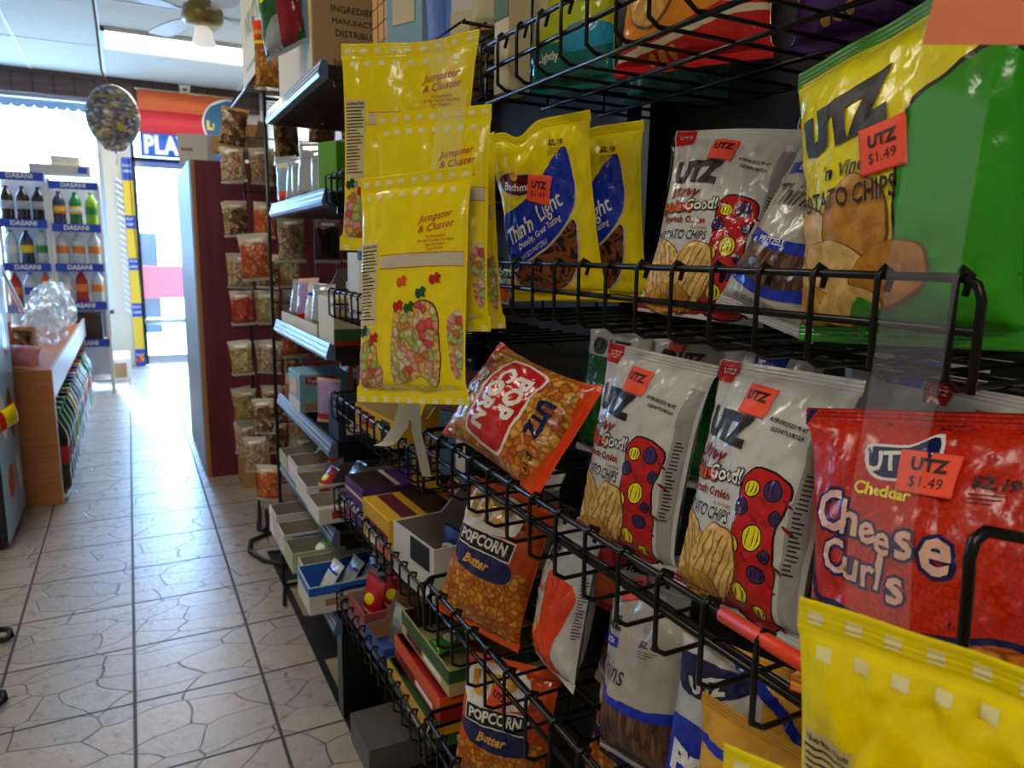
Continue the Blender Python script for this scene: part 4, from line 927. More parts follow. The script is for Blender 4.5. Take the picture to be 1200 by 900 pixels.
# bag that peeps out between the pretzels and the onion chips
DB = Bag(15, 23, 6, 17, 1.2, .1)
db = bag_obj('chip_bag', 'dark chip bag with an orange band behind the pretzel and onion chip bags', 'chip bag', DB.mesh(film('film_charcoal', '#2b2b2c'), BLACK, [P(FIRE, rect(-6, 19, 3, 21.4), 1), P(INKW, rect(-6, 12, 5, 16), 1), T(INK, 'UTZ', (0, 14), 3, 4, off=.06)], BLACK), (.675, .775, 1.142), (-70, -6, 4))
SB = Bag(12, 15, 5, 21, 1, .12)
sb = bag_obj('snack_bag', 'small white and orange snack bag lying behind the rail under the pretzel bag', 'snack bag', SB.mesh(WHITE, WHITE, [P(ORANGE, rect(-5.8, 1.2, 5.8, 6.5), 1), P(DGREEN, rect(-5.8, 11, 5.8, 13.8), 1)], WHITE), (.515, 1.035, 1.136), (-84, -8, 4), .36)
# third basket
CC = Bag(20, 24, 7.5, 23, 1.4, .15, .35, .8, crease=.5)
cc = bag_obj('cheese_curl_bag', 'red cheese curl bag with orange sticker behind the clear plastic strip', 'snack bag', CC.mesh(CRED, CRED, cheese_curls(20, 24), DRED), (.478, .285, .880), (-76, -14, -8), .96)
CC.sticker(cc, UTZ, .6, 19.0, 4.4, 3.2, -3, STICK, INK)
PC = Bag(16, 23.5, 8.5, 27, 1.3, .1, .4, .9, crease=.5)
pc = bag_obj('popcorn_bag', 'orange cheese popcorn bag lying upside down across the third basket', 'popcorn bag', PC.mesh(ORANGE, FIRE, popcorn_cheese(16, 23.5), FIRE), (.455, 1.014, 1.01), (-77, -33, 100), 1.04)
# backs of the third basket
GW = Bag(15, 23, 6, 31, 1.2, .1)
gwm = GW.mesh(WHITE, GREY, [P(DGREEN, rect(-7.4, 1.4, 7.4, 17.5), .6), P(INK, blob([(-5, 18), (-2, 18), (-2, 20), (-5, 20.4)], 3), 2), T(INK, 'UTZ', (1, 19.4), 2.2, 4, off=.06), T(INKW, 'RIPPLE', (0, 12), 2.4, 4)], WHITE)
gw = bag_obj('ripple_chip_bag', 'white and green chip bag standing behind the orange cheese popcorn bag', 'chip bag', gwm, (.70, .99, .875), (-74, -4, 2), .98)
g2 = copy_tree(gw); pose(g2, (.715, .825, .875), (-76, -4, 0), 'white and green chip bag behind, between the popcorn and an onion chip bag', .98)
GW.sticker(g2, UTZ1, -2.2, 21.2, 3.4, 1.9, 0, STICK, INK)
BW = Bag(15, 23.5, 6, 33, 1.2, .1)
bw = bag_obj('chip_bag', 'white chip bag with blue top corner standing behind the two onion chip bags', 'chip bag', BW.mesh(WHITE, GREY, [P(BLUE, rect(-2, 20.5, 3, 23.4), 1), T(INK, 'UTZ', (-3, 15), 3.2, 4, off=.06)], WHITE), (.705, .68, .875), (-78, -6, 2), .98)
bw2 = copy_tree(bw); pose(bw2, (.72, .50, .875), (-80, -5, 2), 'white chip bag with blue top corner directly behind the taller onion chip bag', 1.0)
# fourth basket
PB = Bag(16.4, 22.5, 7.5, 37, 1.3, .1, .4, .85, crease=.45)
pbm = bag_obj('popcorn_bag', 'orange butter popcorn bag tipping over the rail of the fourth basket', 'popcorn bag', PB.mesh(DORANGE, ORANGE, popcorn_box(16.4, 22.5), ORANGE), (.450, .982, .624), (-60, -16, 8), 1.02)
RW = Bag(14.5, 22, 6.5, 41, 1.2, .1, .35, crease=.4)
rw = bag_obj('ripple_chip_bag', 'white and bright orange chip bag squeezed beside the butter popcorn bag', 'chip bag', RW.mesh(WHITE, GREY, ridge_white(14.5, 22), WHITE), (.508, .836, .616), (-98, -12, -6), .98)
p4 = copy_tree(pw); pose(p4, (.562, .736, .612), (-84, -14, 2), 'white and blue thin pretzel bag behind the tilted pretzel bag in the fourth basket', .92)
PT = Bag(13.6, 22.5, 6.5, 43, 1.2, .1, .35, crease=.4)
pt_ = bag_obj('thin_pretzel_bag', 'tilted white thin pretzel bag with orange sticker in the fourth basket', 'pretzel bag', PT.mesh(film('film_offwhite', '#b9b4a8'), GREY, pretzel_tall(13.6, 22.5), GREY), (.495, .622, .615), (-88, -14, -12), .98)
PT.sticker(pt_, UTZ1, -2.2, 20.6, 3.6, 2.8, 18, STICK, INK)
BP = Bag(15.4, 23, 6.5, 47, 1.2, .1, .35, crease=.4)
bp_ = bag_obj('popped_chip_bag', 'white and blue popped chip bag beside the golden chip bag', 'chip bag', BP.mesh(WHITE, WHITE, pop_blue(15.4, 23), GOLD), (.500, .485, .614), (-68, 0, 5), .98)
GD = Bag(15.4, 22, 6, 53, 1.2, .1, .3, crease=.4)
gd = bag_obj('potato_chip_bag', 'golden clear-fronted chip bag with a blue curved stripe', 'chip bag', GD.mesh(GOLD, GOLD, gold_chips(15.4, 22), GOLD), (.452, .402, .616), (-76, 0, 4), .93)
GD.sticker(gd, UTZ, 2.6, 12.8, 4.2, 3.6, -16, STICK, INK)
# fifth basket
p5 = copy_tree(pbm); pose(p5, (.462, .925, .362), (-44, -10, 4), 'orange popcorn bag standing in the lowest basket with an orange sticker', .98)
PB.sticker(p5, UTZ1, -1.0, 17.2, 3.4, 3.0, -16, STICK, INK)
p6 = copy_tree(pbm); pose(p6, (.62, .80, .362), (-60, -14, 3), 'orange popcorn bag lying back in the lowest basket behind the tilted pretzels', 1.0)
p7 = copy_tree(pbm); pose(p7, (.56, .62, .362), (-72, -14, 2), 'orange popcorn bag under the tilted pretzel bag', 1.0)
RD = Bag(15, 22, 6, 59, 1.2, .1)
rd = bag_obj('chip_bag', 'red chip bag standing at the back under the white and orange bag', 'chip bag', RD.mesh(RED, RED, [P(ORANGE, rect(-7, 2, 7, 8), 1), P(INKW, rect(-4, 15, 5, 16), 1)], RED), (.70, .93, .615), (-70, -4, 2))
# top basket, seen from below
LT = Bag(17, 24, 8, 61, 1.2, .1)
lt = bag_obj('popcorn_bag', 'lime and teal snack bag standing in the top basket', 'snack bag', LT.mesh(LIME, TEAL, [P(TEAL, rect(-8.4, .2, 8.4, 6.5), .6), P(SKY, blob([(1, 5), (8, 6), (8.2, 9), (2, 8.6)], 3), 1.4), P(CREAM, blob([(-8, 9), (-3, 10), (-3, 22), (-8, 22)], 3), 1), T(INKW, 'Lightly', (-2.6, 4.7), 1.7, 4, off=.02), T(INKW, 'Lime', (4, 13), 2.6, 4, off=.05)], TEAL), (.60, .985, 1.452), (-64, -3, 0), .92)
OR = Bag(19, 26, 8, 67, 1.3, .1)
orr = bag_obj('tortilla_chip_bag', 'orange and red chip bag with three dots slumped in the top basket', 'chip bag', OR.mesh(film('film_amber', '#e0861c'), RED, [P(RED, blob([(-9.4, .2), (9.4, .2), (9.4, 6.4), (4, 5.4), (-2, 3.6), (-9.4, 3.0)], 3), .6), P(CREAM, blob([(-9.4, 2.2), (-2, 3.0), (4, 4.6), (9.4, 5.6), (9.4, 4.9), (4, 3.9), (-2, 2.3), (-9.4, 1.6)], 4), 1.6), T(INK, 'EXTRA', (3, 7.4), 1.3, 4, off=.03)]+[P(GOLD, ell(-4.4+1.4*i, 1.3+.2*i, .5, .5), 2.4) for i in range(3)]+chip((-4.5, 7.6), 3.4, 3.0, 20, CHIP, lay=.8)+chip((4.6, 10.4), 3.4, 3.0, -20, CHIP3, lay=.8)+chip((0, 12), 3.4, 3.2, 10, CHIP2, lay=1.6), RED), (.655, .785, 1.450), (-62, -9, 0), 1.12)
BG = Bag(18, 25, 8, 71, 1.3, .1)
bgm = bag_obj('tortilla_chip_bag', 'brown and purple chip bag with three dots leaning low in the top basket', 'chip bag', BG.mesh(BROWN, PURPLE, [P(PURPLE, rect(-8.9, .2, 8.9, 6), .6), P(CREAM, blob([(-8.9, 6.4), (8.9, 8.2), (8.9, 7.2), (-8.9, 5.4)], 4), 1.4)]+[P(TAN, ell(-4+1.5*i, 2.6+.3*i, .6, .6), 2.4) for i in range(3)], PURPLE), (.755, .60, 1.452), (-76, 0, 0), 1.05)
WT = Bag(17, 24, 7, 73, 1.2, .1)
wt = bag_obj('chip_bag', 'pale chip bag in the top basket above the leaning onion chip bag', 'chip bag', WT.mesh(CREAM, WHITE, [P(ORANGE, rect(-8, 3, 8, 6), 1), P(CREAM, rect(-8, 10, 8, 11), 1)], WHITE), (.535, .43, 1.475), (-80, -48, 0), .7)
TL = Bag(17, 24, 7, 79, 1.2, .1)
tl = bag_obj('popcorn_bag', 'dark teal snack bag at the back of the top basket behind the lime one', 'snack bag', TL.mesh(TEAL, TEAL, [T(INKW, 'sea salt', (0, 5), 1.5, 4), P(DGREEN, rect(-8, 8, 8, 12), 1)], TEAL), (.772, .955, 1.450), (-62, 0, 2))
# ------------------------------------------------------------------ hanging gummy popcorn bags on their clip strips
def flare(p):
    k = max(0, min(1, (p.z-16)/10))
    return Vector((p.x+.5*k*max(0, p.x)/8, p.y-.6*k*max(0, p.x)/8, p.z+.028*k*max(0, p.x)**1.8-.03*k*max(0, -p.x)))
GP = Bag(17.8, 27, 3, 83, 1.8, .07, .25, .55, crease=.45, bend=flare)
gpm = GP.mesh(YEL, YEL, gummy_popcorn(17.8, 27), YEL, 28, 44)
gp = bag_obj('gummy_popcorn_bag', 'yellow gummy popcorn bag hanging highest on the clip strip', 'popcorn bag', gpm, (.330, .960, 1.212), (-34, -3, 1), 1.0, 'gummy popcorn bags on the clip strip')
GP2 = Bag(15.8, 28, 3.4, 87, 1.8, .07, .22, .55, crease=.45)
gpb = bag_obj('gummy_popcorn_bag', 'yellow gummy popcorn bag hanging in the middle of the clip strip', 'popcorn bag', GP2.mesh(YEL, YEL, gummy_popcorn(15.8, 28), YEL, 28, 44), (.344, .888, 1.112), (-44, -5, -2), 1.0, 'gummy popcorn bags on the clip strip')
gpc = copy_tree(gpb); pose(gpc, (.298, .846, 1.028), (-52, -9, -4), 'yellow gummy popcorn bag hanging lowest and frontmost on the clip strip', 1.02)
gpd = copy_tree(gp); pose(gpd, (.428, 1.005, 1.10), (-58, 0, -5), 'yellow gummy popcorn bag hanging behind the others against the chip rack', .95)
GP3 = Bag(17.8, 27, 4.6, 89, 1.8, .08, .45, .55, crease=.7, crump=.35)
ns = bag_obj('gummy_popcorn_bag', 'x', 'popcorn bag', GP3.mesh(YEL, YEL, gummy_popcorn(17.8, 27), YEL, 36, 52), (0, 0, 0), (0, 0, 0)); pose(ns, (.360, .180, .757), (-72, 2, -1), 'yellow popcorn bag with checked top seal hanging before the red cheese curl bag', 1.0, 'gummy popcorn bags by the near clip strip')
nt_ = copy_tree(ns); pose(nt_, (.298, .160, .700), (-70, 2, -2), 'yellow popcorn bag hanging lowest close to the viewer below another', 1.0, 'gummy popcorn bags by the near clip strip')
CLIP = clear('clip_strip_plastic', '#e8ecff', .055, .06)
def strip(name, label, pts, w, yaw):
    m = MB(); d = Vector((math.cos(R(yaw)), math.sin(R(yaw)), 0))*w/2; n = Vector((-math.sin(R(yaw)), math.cos(R(yaw)), 0))*.0004; vs = []
    for p in pts: vs += [Vector(p)-d-n, Vector(p)+d-n, Vector(p)+d+n, Vector(p)-d+n]
    fs = []
    for i in range(len(pts)-1):
        for k in range(4): fs.append((i*4+k, i*4+(k+1) % 4, i*4+4+(k+1) % 4, i*4+4+k))
    fs += [(3, 2, 1, 0), tuple(4*(len(pts)-1)+k for k in range(4))]
    m.add(vs, fs, CLIP); e = m.build(name); tag(e, label, 'clip strip'); return e
s1 = strip('clip_strip', 'clear plastic clip strip hanging in front of the red cheese curl bag', [(.40, .262, 1.38), (.40, .262, 1.31), (.40, .270, 1.16), (.40, .277, 1.06), (.388, .262, .955)], .036, -50)
m = MB(); m.slab([(-.03, -.016), (.03, -.016), (.03, .016), (-.03, .016)], .0006, mat('tag_orange', '#f0865a', .6), 'y')
m.xf(Matrix.Translation((.392, .238, 1.334)) @ Matrix.Rotation(R(-62), 4, 'Z') @ Matrix.Rotation(R(8), 4, 'Y')); m.build('price_tag', s1, 'orange paper tag')
s2 = strip('clip_strip', 'clear plastic clip strip carrying the hanging gummy popcorn bags', [(.362, .935, 1.62), (.357, .930, 1.49), (.372, .890, 1.40), (.340, .838, 1.31)], .035, -38)
m = MB()
PAPW = mat('receipt_paper', '#d9d8d2', .6)
pts = [(.360, 1.03, 1.02), (.357, 1.035, .985), (.350, 1.04, .952), (.334, 1.045, .928), (.322, 1.05, .922)]
for a in (0,):
    vs = []; d = Vector((.0095, -.007, 0))
    for p in pts: vs += [Vector(p)-d, Vector(p)+d, Vector(p)+d+Vector((.0003, .0004, 0)), Vector(p)-d+Vector((.0003, .0004, 0))]
    fs = []
    for i in range(4):
        for k in range(4): fs.append((i*4+k, i*4+(k+1) % 4, i*4+4+(k+1) % 4, i*4+4+k))
    fs += [(3, 2, 1, 0), (16, 17, 18, 19)]; m.add(vs, fs, PAPW)
vs = []; d = Vector((.006, -.005, 0))
for p in [(.372, 1.04, 1.01), (.376, 1.04, .94), (.392, 1.04, .868)]: vs += [Vector(p)-d, Vector(p)+d, Vector(p)+d+Vector((.0003, .0004, 0)), Vector(p)-d+Vector((.0003, .0004, 0))]
fs = []
for i in range(2):
    for k in range(4): fs.append((i*4+k, i*4+(k+1) % 4, i*4+4+(k+1) % 4, i*4+4+k))
m.add(vs, fs+[(3, 2, 1, 0), (8, 9, 10, 11)], PAPW)
tag(m.build('paper_strip'), 'curled white paper strip hanging below the gummy popcorn bags', 'paper')
# ------------------------------------------------------------------ cartons, packets and other goods on the shelves
def carton(name, label, cat, loc, yaw, W, D, H, mo, mi=None, fh=None, bh=None, text=None, tcol=None, side_text=None, group=None, cut=False, flap=0, band=None, lid=False, prints=()):
    """open display carton: W across the front, D deep, front wall fh high, back wall bh high; lid closes it"""
    mi = mi or CARTI; fh = fh or H; bh = bh or H; t = .003
    m = MB()
    if lid:
        m.box((-W/2, 0, 0), (W/2, D, H), mo, .002)
    else:
        m.box((-W/2, 0, 0), (W/2, D, t), mo)
        m.box((-W/2, 0, t), (W/2, t, fh), mo); m.box((-W/2+t, t, t), (W/2-t, t+.0006, fh-.0005), mi)
        m.box((-W/2, D-t, t), (W/2, D, bh), mo); m.box((-W/2+t, D-t-.0006, t), (W/2-t, D-t, bh-.0005), mi)
        for s in (-1, 1):
            x0 = s*W/2; x1 = s*(W/2-t)
            q = [(t, t), (D-t, t), (D-t, bh), (D*.62, bh), (D*.38, fh), (t, fh)] if abs(fh-bh) > .004 else [(t, t), (D-t, t), (D-t, bh), (t, fh)]
            m.slab(q, t, mo, 'x', min(x0, x1)); m.slab([(y*.98+D*.01, z*.985+.001) for y, z in q], .0006, mi, 'x', x1 if s < 0 else x1-.0006)
        if flap:
            m.slab([(D-t, bh), (D, bh), (D+flap*.5, bh+flap), (D+flap*.5-t, bh+flap)], W, mo, 'x', -W/2)
    if band: m.box((-W/2-.0006, -.0006, H*band[1]), (W/2+.0006, D+.0006, H*band[2]), band[0])
    for p in prints:   # (material, face, x0, z0, x1, z1) in fractions of the face
        pm, face, a, b, c, d = p; hh = fh if not lid else H
        if face == 'f': m.box((-W/2+W*a, -.0012, hh*b), (-W/2+W*c, -.0001, hh*d), pm)
        if face == 'r': m.box((W/2+.0001, D*a, hh*b), (W/2+.0012, D*c, hh*d), pm)
        if face == 't': m.box((-W/2+W*a, D*b, H+.0001), (-W/2+W*c, D*d, H+.0010), pm)
    if text:
        for body, face, fx, fz, sz, tm in text:
            hh = fh if not lid else H
            if face == 'f': m.text(body, tm, face_m((-W/2+W*fx, -.0016, hh*fz), '-y'), sz)
            else: m.text(body, tm, face_m((W/2+.0016, D*fx, hh*fz), '+x'), sz)
    o = m.build(name); o.location = loc; o.rotation_euler = (0, 0, R(yaw)); tag(o, label, cat, group); return o
PKT = {}
def packet(kind, label, loc, rot, scale=1, cat='packet', group=None, name=None):
    """small pouch; each kind is built once, then copied"""
    spec = {'silver': (9, 13, 2.2, SILVER, SILVER, 'foil_pouch'), 'white': (9, 13, 2.4, WHITE, WHITE, 'snack_pouch'), 'blue': (9, 12, 3, film('film_mid_blue', '#24479c'), NAVY, 'candy_pouch'), 'red': (8.5, 12, 3, film('film_candy_red', '#b3141c', .2), DRED, 'candy_pouch'),
            'lilac': (9, 14, 3, film('film_lilac', '#9d86b8'), PINK, 'snack_pouch'), 'cream': (9, 12, 3, CREAM, TAN, 'snack_pouch'), 'skyorange': (9.5, 14, 3, film('film_pale_blue', '#7fa3b4'), SILVER, 'snack_pouch'), 'orange': (8, 9, 3.4, ORANGE, ORANGE, 'cake_pouch'),
            'pink': (12, 12, 7, film('film_pink_bag', '#d8818a'), PINK, 'plastic_bag'), 'brownpk': (9, 13, 4, NUTS, TAN, 'snack_pouch'), 'green': (8, 11, 3, film('film_leaf', '#3f8f2c'), DGREEN, 'snack_pouch'), 'yellow': (9, 12, 3, YEL, YEL, 'candy_pouch')}[kind]
    if kind not in PKT:
        W, H, D, mf, mk, nm = spec; b = Bag(W, H, D, len(PKT)+101, .9, .09, .3, crease=.3)
        ov = []
        if kind == 'red': ov = [P(LEMON, ell(0, 6, 2.4, 1.5, 20), 1), T(INKR, 'candy', (0, 6), 1.2, 3)] if False else [P(LEMON, ell(0, 6, 2.4, 1.5, 20), 1), P(CREAM, rect(-3, 2, 3, 3), 1)]
        if kind == 'skyorange': ov = [P(ORANGE, rect(-4.2, 1.2, 4.2, 4), 1), P(CREAM, rect(-4.2, 10.5, 4.2, 12), 1)]
        if kind == 'blue': ov = [P(INKW, ell(0, 6.5, 3, 1.6, 12), 1), P(RED, ell(0, 6.5, 2, .8, 12), 2)]
        if kind == 'lilac': ov = [P(RED, rect(-4, 1.4, 4, 3), 1)]
        if kind == 'white': ov = [P(BLUE, rect(-4.2, 9, 4.2, 10), 1)]
        if kind == 'cream': ov = [P(RED, rect(-3.4, 8, 3.4, 9.4), 1)]
        if kind == 'green': ov = [P(INKW, ell(0, 6, 2.6, 1.6), 1)]
        if kind == 'yellow': ov = [P(RED, ell(0, 6.5, 2.6, 1.7), 1)]
        o = b.mesh(mf, mk, ov, mk, 10, 14).build(name or spec[5]); PKT[kind] = o
    else:
        o = PKT[kind].copy(); COL.objects.link(o)
        for k in ('group',):
            if k in o: del o[k]
    pose(o, loc, rot, label, scale, group); o['category'] = cat; return o
BOXBLUE = mat('card_light_blue', '#79a5bb', .5); BOXYEL = mat('card_yellow', '#d6a313', .45); BOXPUR = mat('card_purple', '#4b2470', .45); BOXBRN = mat('card_brown', '#2d1a12', .45); BOXORG = mat('card_orange', '#d9571c', .45)
BOXGRN = mat('card_green', '#2c5a2c', .5); BOXRED = mat('card_red', '#a81d1c', .45); BOXNAV = mat('card_navy', '#16213f', .45); BOXMAR = mat('card_maroon', '#571424', .45); INKG = mat('ink_green', '#7a9a6c', .6); BOXCB = mat('card_cobalt', '#1b64c4', .4)
LR_ = mat('card_scarlet', '#c4251f', .45); REDL = mat('label_red', '#a8201c', .5)
LBL = lambda f, x, z, s=.014: ('Tastykake', f, x, z, s, INKW)
# -- top of the shelving and of the racks
carton('shipping_carton', 'brown shipping carton with green lettering on the top metal shelf', 'carton', (.428, 2.12, 1.627), -90, .44, .38, .46, CARDL, lid=True, prints=[(CARTC, 'f', .01, .01, .99, .99)],
       text=[('NUTS', 'f', .45, .45, .13, INKG), ('INGREDIENTS', 'r', .30, .36, .022, INK), ('MANUFACTURED BY', 'r', .36, .30, .019, INK), ('DISTRIBUTED', 'r', .32, .24, .022, INK), ('NET WT.', 'r', .25, .09, .022, INK)])
carton('shipping_carton', 'white carton with green lettering on top of the peg racks', 'carton', (.442, 2.90, 1.818), -90, .52, .34, .44, CARTC, lid=True, text=[('NUTS', 'f', .5, .45, .12, INKG)], prints=[(INKG, 'f', .2, .12, .8, .16)])
m = MB(); m.tube([(.43, 2.60, 1.806), (.43, 3.50, 1.806)], .005, WIRE, 8); m.tube([(.80, 2.60, 1.806), (.80, 3.50, 1.806)], .005, WIRE, 8)
for i in range(16): m.tube([(.43, 2.62+.055*i, 1.812), (.80, 2.62+.055*i, 1.812)], .002, WIRE, 5)
for x in (.44, .80): m.tube([(x, 2.6, 1.78), (x, 2.6, 1.806)], .005, WIRE)
m.build('top_shelf', pa)
m = MB(); 
for i in range(5): m.box((-.085+.042*i, -.0009, 0), (-.083+.042*i, -.0001, .30), INK)
for i in range(8): m.box((-.085, -.0009, .02+.038*i), (.085, -.0001, .022+.038*i), INK)
m.box((-.087, 0, 0), (.087, .22, .30), mat('card_mandarin', '#cf9a48', .5)); m.box((-.0875, -.0012, .26), (.0875, .2, .3005), BOXORG)
mo = m.build('fruit_carton'); mo.location = (.515, 1.61, 1.562); mo.rotation_euler = (0, 0, R(-90)); tag(mo, 'yellow and orange carton with a crate pattern on the top wire shelf', 'carton')
carton('cereal_box', 'pale blue box with a round picture on the top wire shelf beside the blue tub', 'box', (.50, 1.44, 1.562), -66, .10, .07, .24, BOXBLUE, lid=True, prints=[(CARTC, 'f', .2, .35, .8, .95), (CARTW, 'f', .0, .0, 1, .18)])
t = empty('plastic_tub', 'bright blue plastic tub on the top wire shelf above the hanging popcorn', 'tub', (.545, 1.315, 1.562))
m = MB(); m.lathe([(.001, 0), (.036, 0), (.040, .006), (.041, .03), (.040, .034), (.047, .15), (.048, .16)], BOXCB, n=24); m.build('tub_body', t)
m = MB(); m.lathe([(.05, .158), (.051, .168), (.046, .172), (.001, .172)], BOXCB, n=24); m.build('lid', t)
carton('snack_box', 'white and plum box on the top wire shelf beside the blue tub', 'box', (.52, 1.19, 1.562), -60, .06, .06, .22, CARTW, lid=True, prints=[(BOXMAR, 'f', .1, .3, .9, .62), (CARTC, 'f', 0, 0, 1, .2)])
packet('cream', 'pale clear-topped snack pouch on the top wire shelf nearest the chip rack', (.545, 1.13, 1.566), (-40, -4, 0), .95)
carton('bar_box', 'tan box with a green stripe beside the lime snack bag', 'box', (.512, 1.040, 1.449), -84, .04, .04, .19, CARTC, lid=True, prints=[(BOXGRN, 'f', 0, .55, 1, .72), (BOXRED, 'f', .6, .72, 1, 1)], text=[('bars', 'f', .5, .86, .02, INKR)])
CBAG = Bag(12, 23, 4, 131, 1.2, .1, .3)
cbg = bag_obj('cheese_ball_bag', 'orange cheese snack bag hanging in front of the white carton with green lettering', 'snack bag', CBAG.mesh(CRUST, ORANGE, [P(FIRE, rect(-5.8, 16.4, 5.8, 21.8), .8), P(GOLD, rect(-5.8, 17.4, 5.8, 18.6), 1.6), P(LEMON, rect(-5.8, 14.4, 5.8, 15.4), 1.6)], SILVER, 14, 20), (.432, 2.47, 1.70), (-16, 0, 0), .92)
FB = Bag(16, 24, 6, 137, 1.2, .1, .4, crease=.5)
fbg = bag_obj('chip_bag', 'green and dark red foil chip bag hanging in front of the brown shipping carton', 'chip bag', FB.mesh(film('film_foil_green', '#1d5c33', .15, .3), SILVER, [P(DRED, blob([(0, 2), (7.6, 3), (7.6, 15), (3, 12)], 4), 1), P(SILVER, blob([(-7, 1.5), (0, 1.5), (2, 8), (-3, 6)], 4), 1.6), P(LEMON, ell(-3, 14, 2, 1.3, 30), 1)], SILVER, 16, 22), (.384, 1.99, 1.70), (-62, 0, -10))
# -- metal shelf two
packet('skyorange', 'pale blue and orange snack pouch at the end of the second metal shelf', (.45, 2.40, 1.352), (-64, 0, 0), 1.05)
for i, (y, s, k, l) in enumerate(((2.27, 1.0, 'silver', 'silver foil pouch next to the pale blue one on the second metal shelf'), (2.18, .95, 'silver', 'silver foil pouch third along the second metal shelf'), (2.08, 1.15, 'silver', 'tall silver foil pouch in front of the cream box with red lettering'), (1.90, .9, 'silver', 'small silver foil pouch beside the green box'))):
    packet(k, l, (.45, y+(.03 if y < 1.95 else 0), 1.352), (-58, -4, 3*(-1)**i), s)
carton('cake_box', 'cream box with red lettering standing behind the silver pouches', 'box', (.52, 1.96, 1.347), -75, .17, .1, .155, CARTC, lid=True, text=[LBL('f', .4, .82, .026)], prints=[(REDL, 'f', .05, .72, .75, .93)])
carton('tea_box', 'green box at the near end of the second metal shelf', 'box', (.44, 1.835, 1.347), -68, .075, .08, .125, mat('card_leaf', '#5b9a1e', .45), lid=True)
for i in range(6):
    k = ('white', 'blue', 'red', 'silver', 'white', 'blue')[i]
    packet(k, ['white packet', 'blue packet', 'red packet', 'silver packet', 'second white packet', 'second blue packet'][i]+' in the wire basket beside the second metal shelf', (.45+.05*(i % 2), 1.63-.085*i, 1.322), (-62, -6, 4*(-1)**i), .72+.06*(i % 3))
# -- metal shelf three
carton('display_carton', 'big open cream display carton on the third metal shelf', 'carton', (.429, 2.20, .987), -90, .50, .30, .15, CARTC, CARTI, .035, .17, text=[LBL('f', .3, .5, .02)], group=None)
for i, (y, k, l) in enumerate(((2.40, 'silver', 'silver pouch at the far side of the big open cream carton'), (2.28, 'lilac', 'lilac pouch in the big open cream carton'), (2.17, 'white', 'white pouch in the middle of the big open cream carton'), (2.07, 'silver', 'silver pouch leaning at the near end of the big open cream carton'))):
    packet(k, l, (.468, y, .994), (-60, -10, 3*(-1)**i), 1.0)
carton('cracker_box', 'cream cracker box lying inside the big open carton behind the pouches', 'box', (.60, 2.17, .992), -90, .26, .08, .13, CARTW, lid=True, prints=[(REDL, 'f', .1, .68, .5, .84)])
carton('cookie_box', 'cream box with brown ring and green base at the near end of the third shelf', 'box', (.429, 1.845, .987), -90, .16, .34, .115, CARTC, lid=True, prints=[(BOXRED, 'r', 0, 0, 1, .08), (BOXGRN, 'r', 0, .08, .55, .35), (REDL, 'r', .1, .68, .35, .84)])
carton('bar_box', 'white box standing in the wire basket beside the hanging popcorn', 'box', (.44, 1.615, 1.066), -82, .07, .12, .145, CARTW, lid=True)
carton('granola_box', 'cream box with a green square and dark green lid in the wire basket', 'box', (.45, 1.495, 1.066), -80, .15, .14, .150, CARTC, lid=True, band=(mat('card_deep_green', '#123a34', .5), .86, 1.003), prints=[(mat('card_leaf', '#5b9a1e', .45), 'f', .2, .5, .42, .76)], text=[('PEG', 'f', .31, .63, .018, INKW)])
# -- metal shelf four
carton('snack_cake_box', 'light blue snack cake box with a red label on the fourth metal shelf', 'box', (.405, 2.16, .7595), -90, .16, .14, .11, BOXBLUE, lid=True, prints=[(REDL, 'r', .12, .74, .7, .93), (CARD, 'r', .1, .05, .95, .25), (CARTW, 'f', 0, 0, 1, .3), (TAN, 'f', .15, .4, .8, .8)], text=[('Tastykake', 'r', .41, .83, .018, INKW)])
packet('lilac', 'lilac and red snack pouch beside the light blue snack cake box', (.446, 1.915, .764), (-50, -2, 0), .85)
packet('white', 'white pouch standing at the far end of the fourth metal shelf', (.60, 2.38, .75), (-80, -6, 0), .75)
carton('cookie_box', 'dark navy box with yellow edge at the near end of the fourth metal shelf', 'box', (.43, 1.80, .747), -90, .10, .20, .10, BOXNAV, lid=True, prints=[(BOXYEL, 'r', .82, 0, 1, 1), (INKW, 'r', .1, .2, .3, .5), (INKW, 'r', .4, .2, .55, .6), (BOXYEL, 'r', .3, .55, .45, .8)])
carton('storage_carton', 'long grey cardboard carton at the back of the fourth metal shelf', 'carton', (.66, 2.10, .747), -90, .62, .19, .165, CARTI, lid=True, prints=[(CARTC, 'f', 0, .86, 1, 1)])
# -- metal shelves five and six: narrow cartons pointing out from the shelf
def tray(label, x, y, z, W, D, H, mo, mi, fh, bh=None, **k):
    return carton('display_carton', label, 'carton', (x, y, z), -90, W, D, H, mo, mi, fh, bh, **k)
tray('pale green striped open carton farthest along the fifth metal shelf', .40, 2.36, .5295, .13, .28, .075, mat('card_pale_green', '#a9b792', .5), CARTI, .045)
tray('open white carton of orange cakes on the fifth metal shelf', .40, 2.20, .5295, .14, .28, .085, CARTW, CARTI, .06, prints=[(PINK, 'f', 0, .2, 1, .7)])
tray('open white and gold carton of wrapped cakes on the fifth shelf with a red label', .39, 2.03, .5295, .15, .28, .085, CARTW, CARTI, .05, prints=[(REDL, 'r', .12, .5, .55, .85), (mat('card_gold', '#b49a3a', .5), 'r', .6, 0, 1, .9)], text=[('Tastykake', 'r', .33, .67, .015, INKW)])
tray('open white carton with a red label at the near end of the fifth metal shelf', .385, 1.86, .5295, .14, .28, .065, CARTW, CARTI, .04, prints=[(REDL, 'r', .12, .3, .5, .8)], text=[('Tastykake', 'r', .31, .55, .014, INKW)])
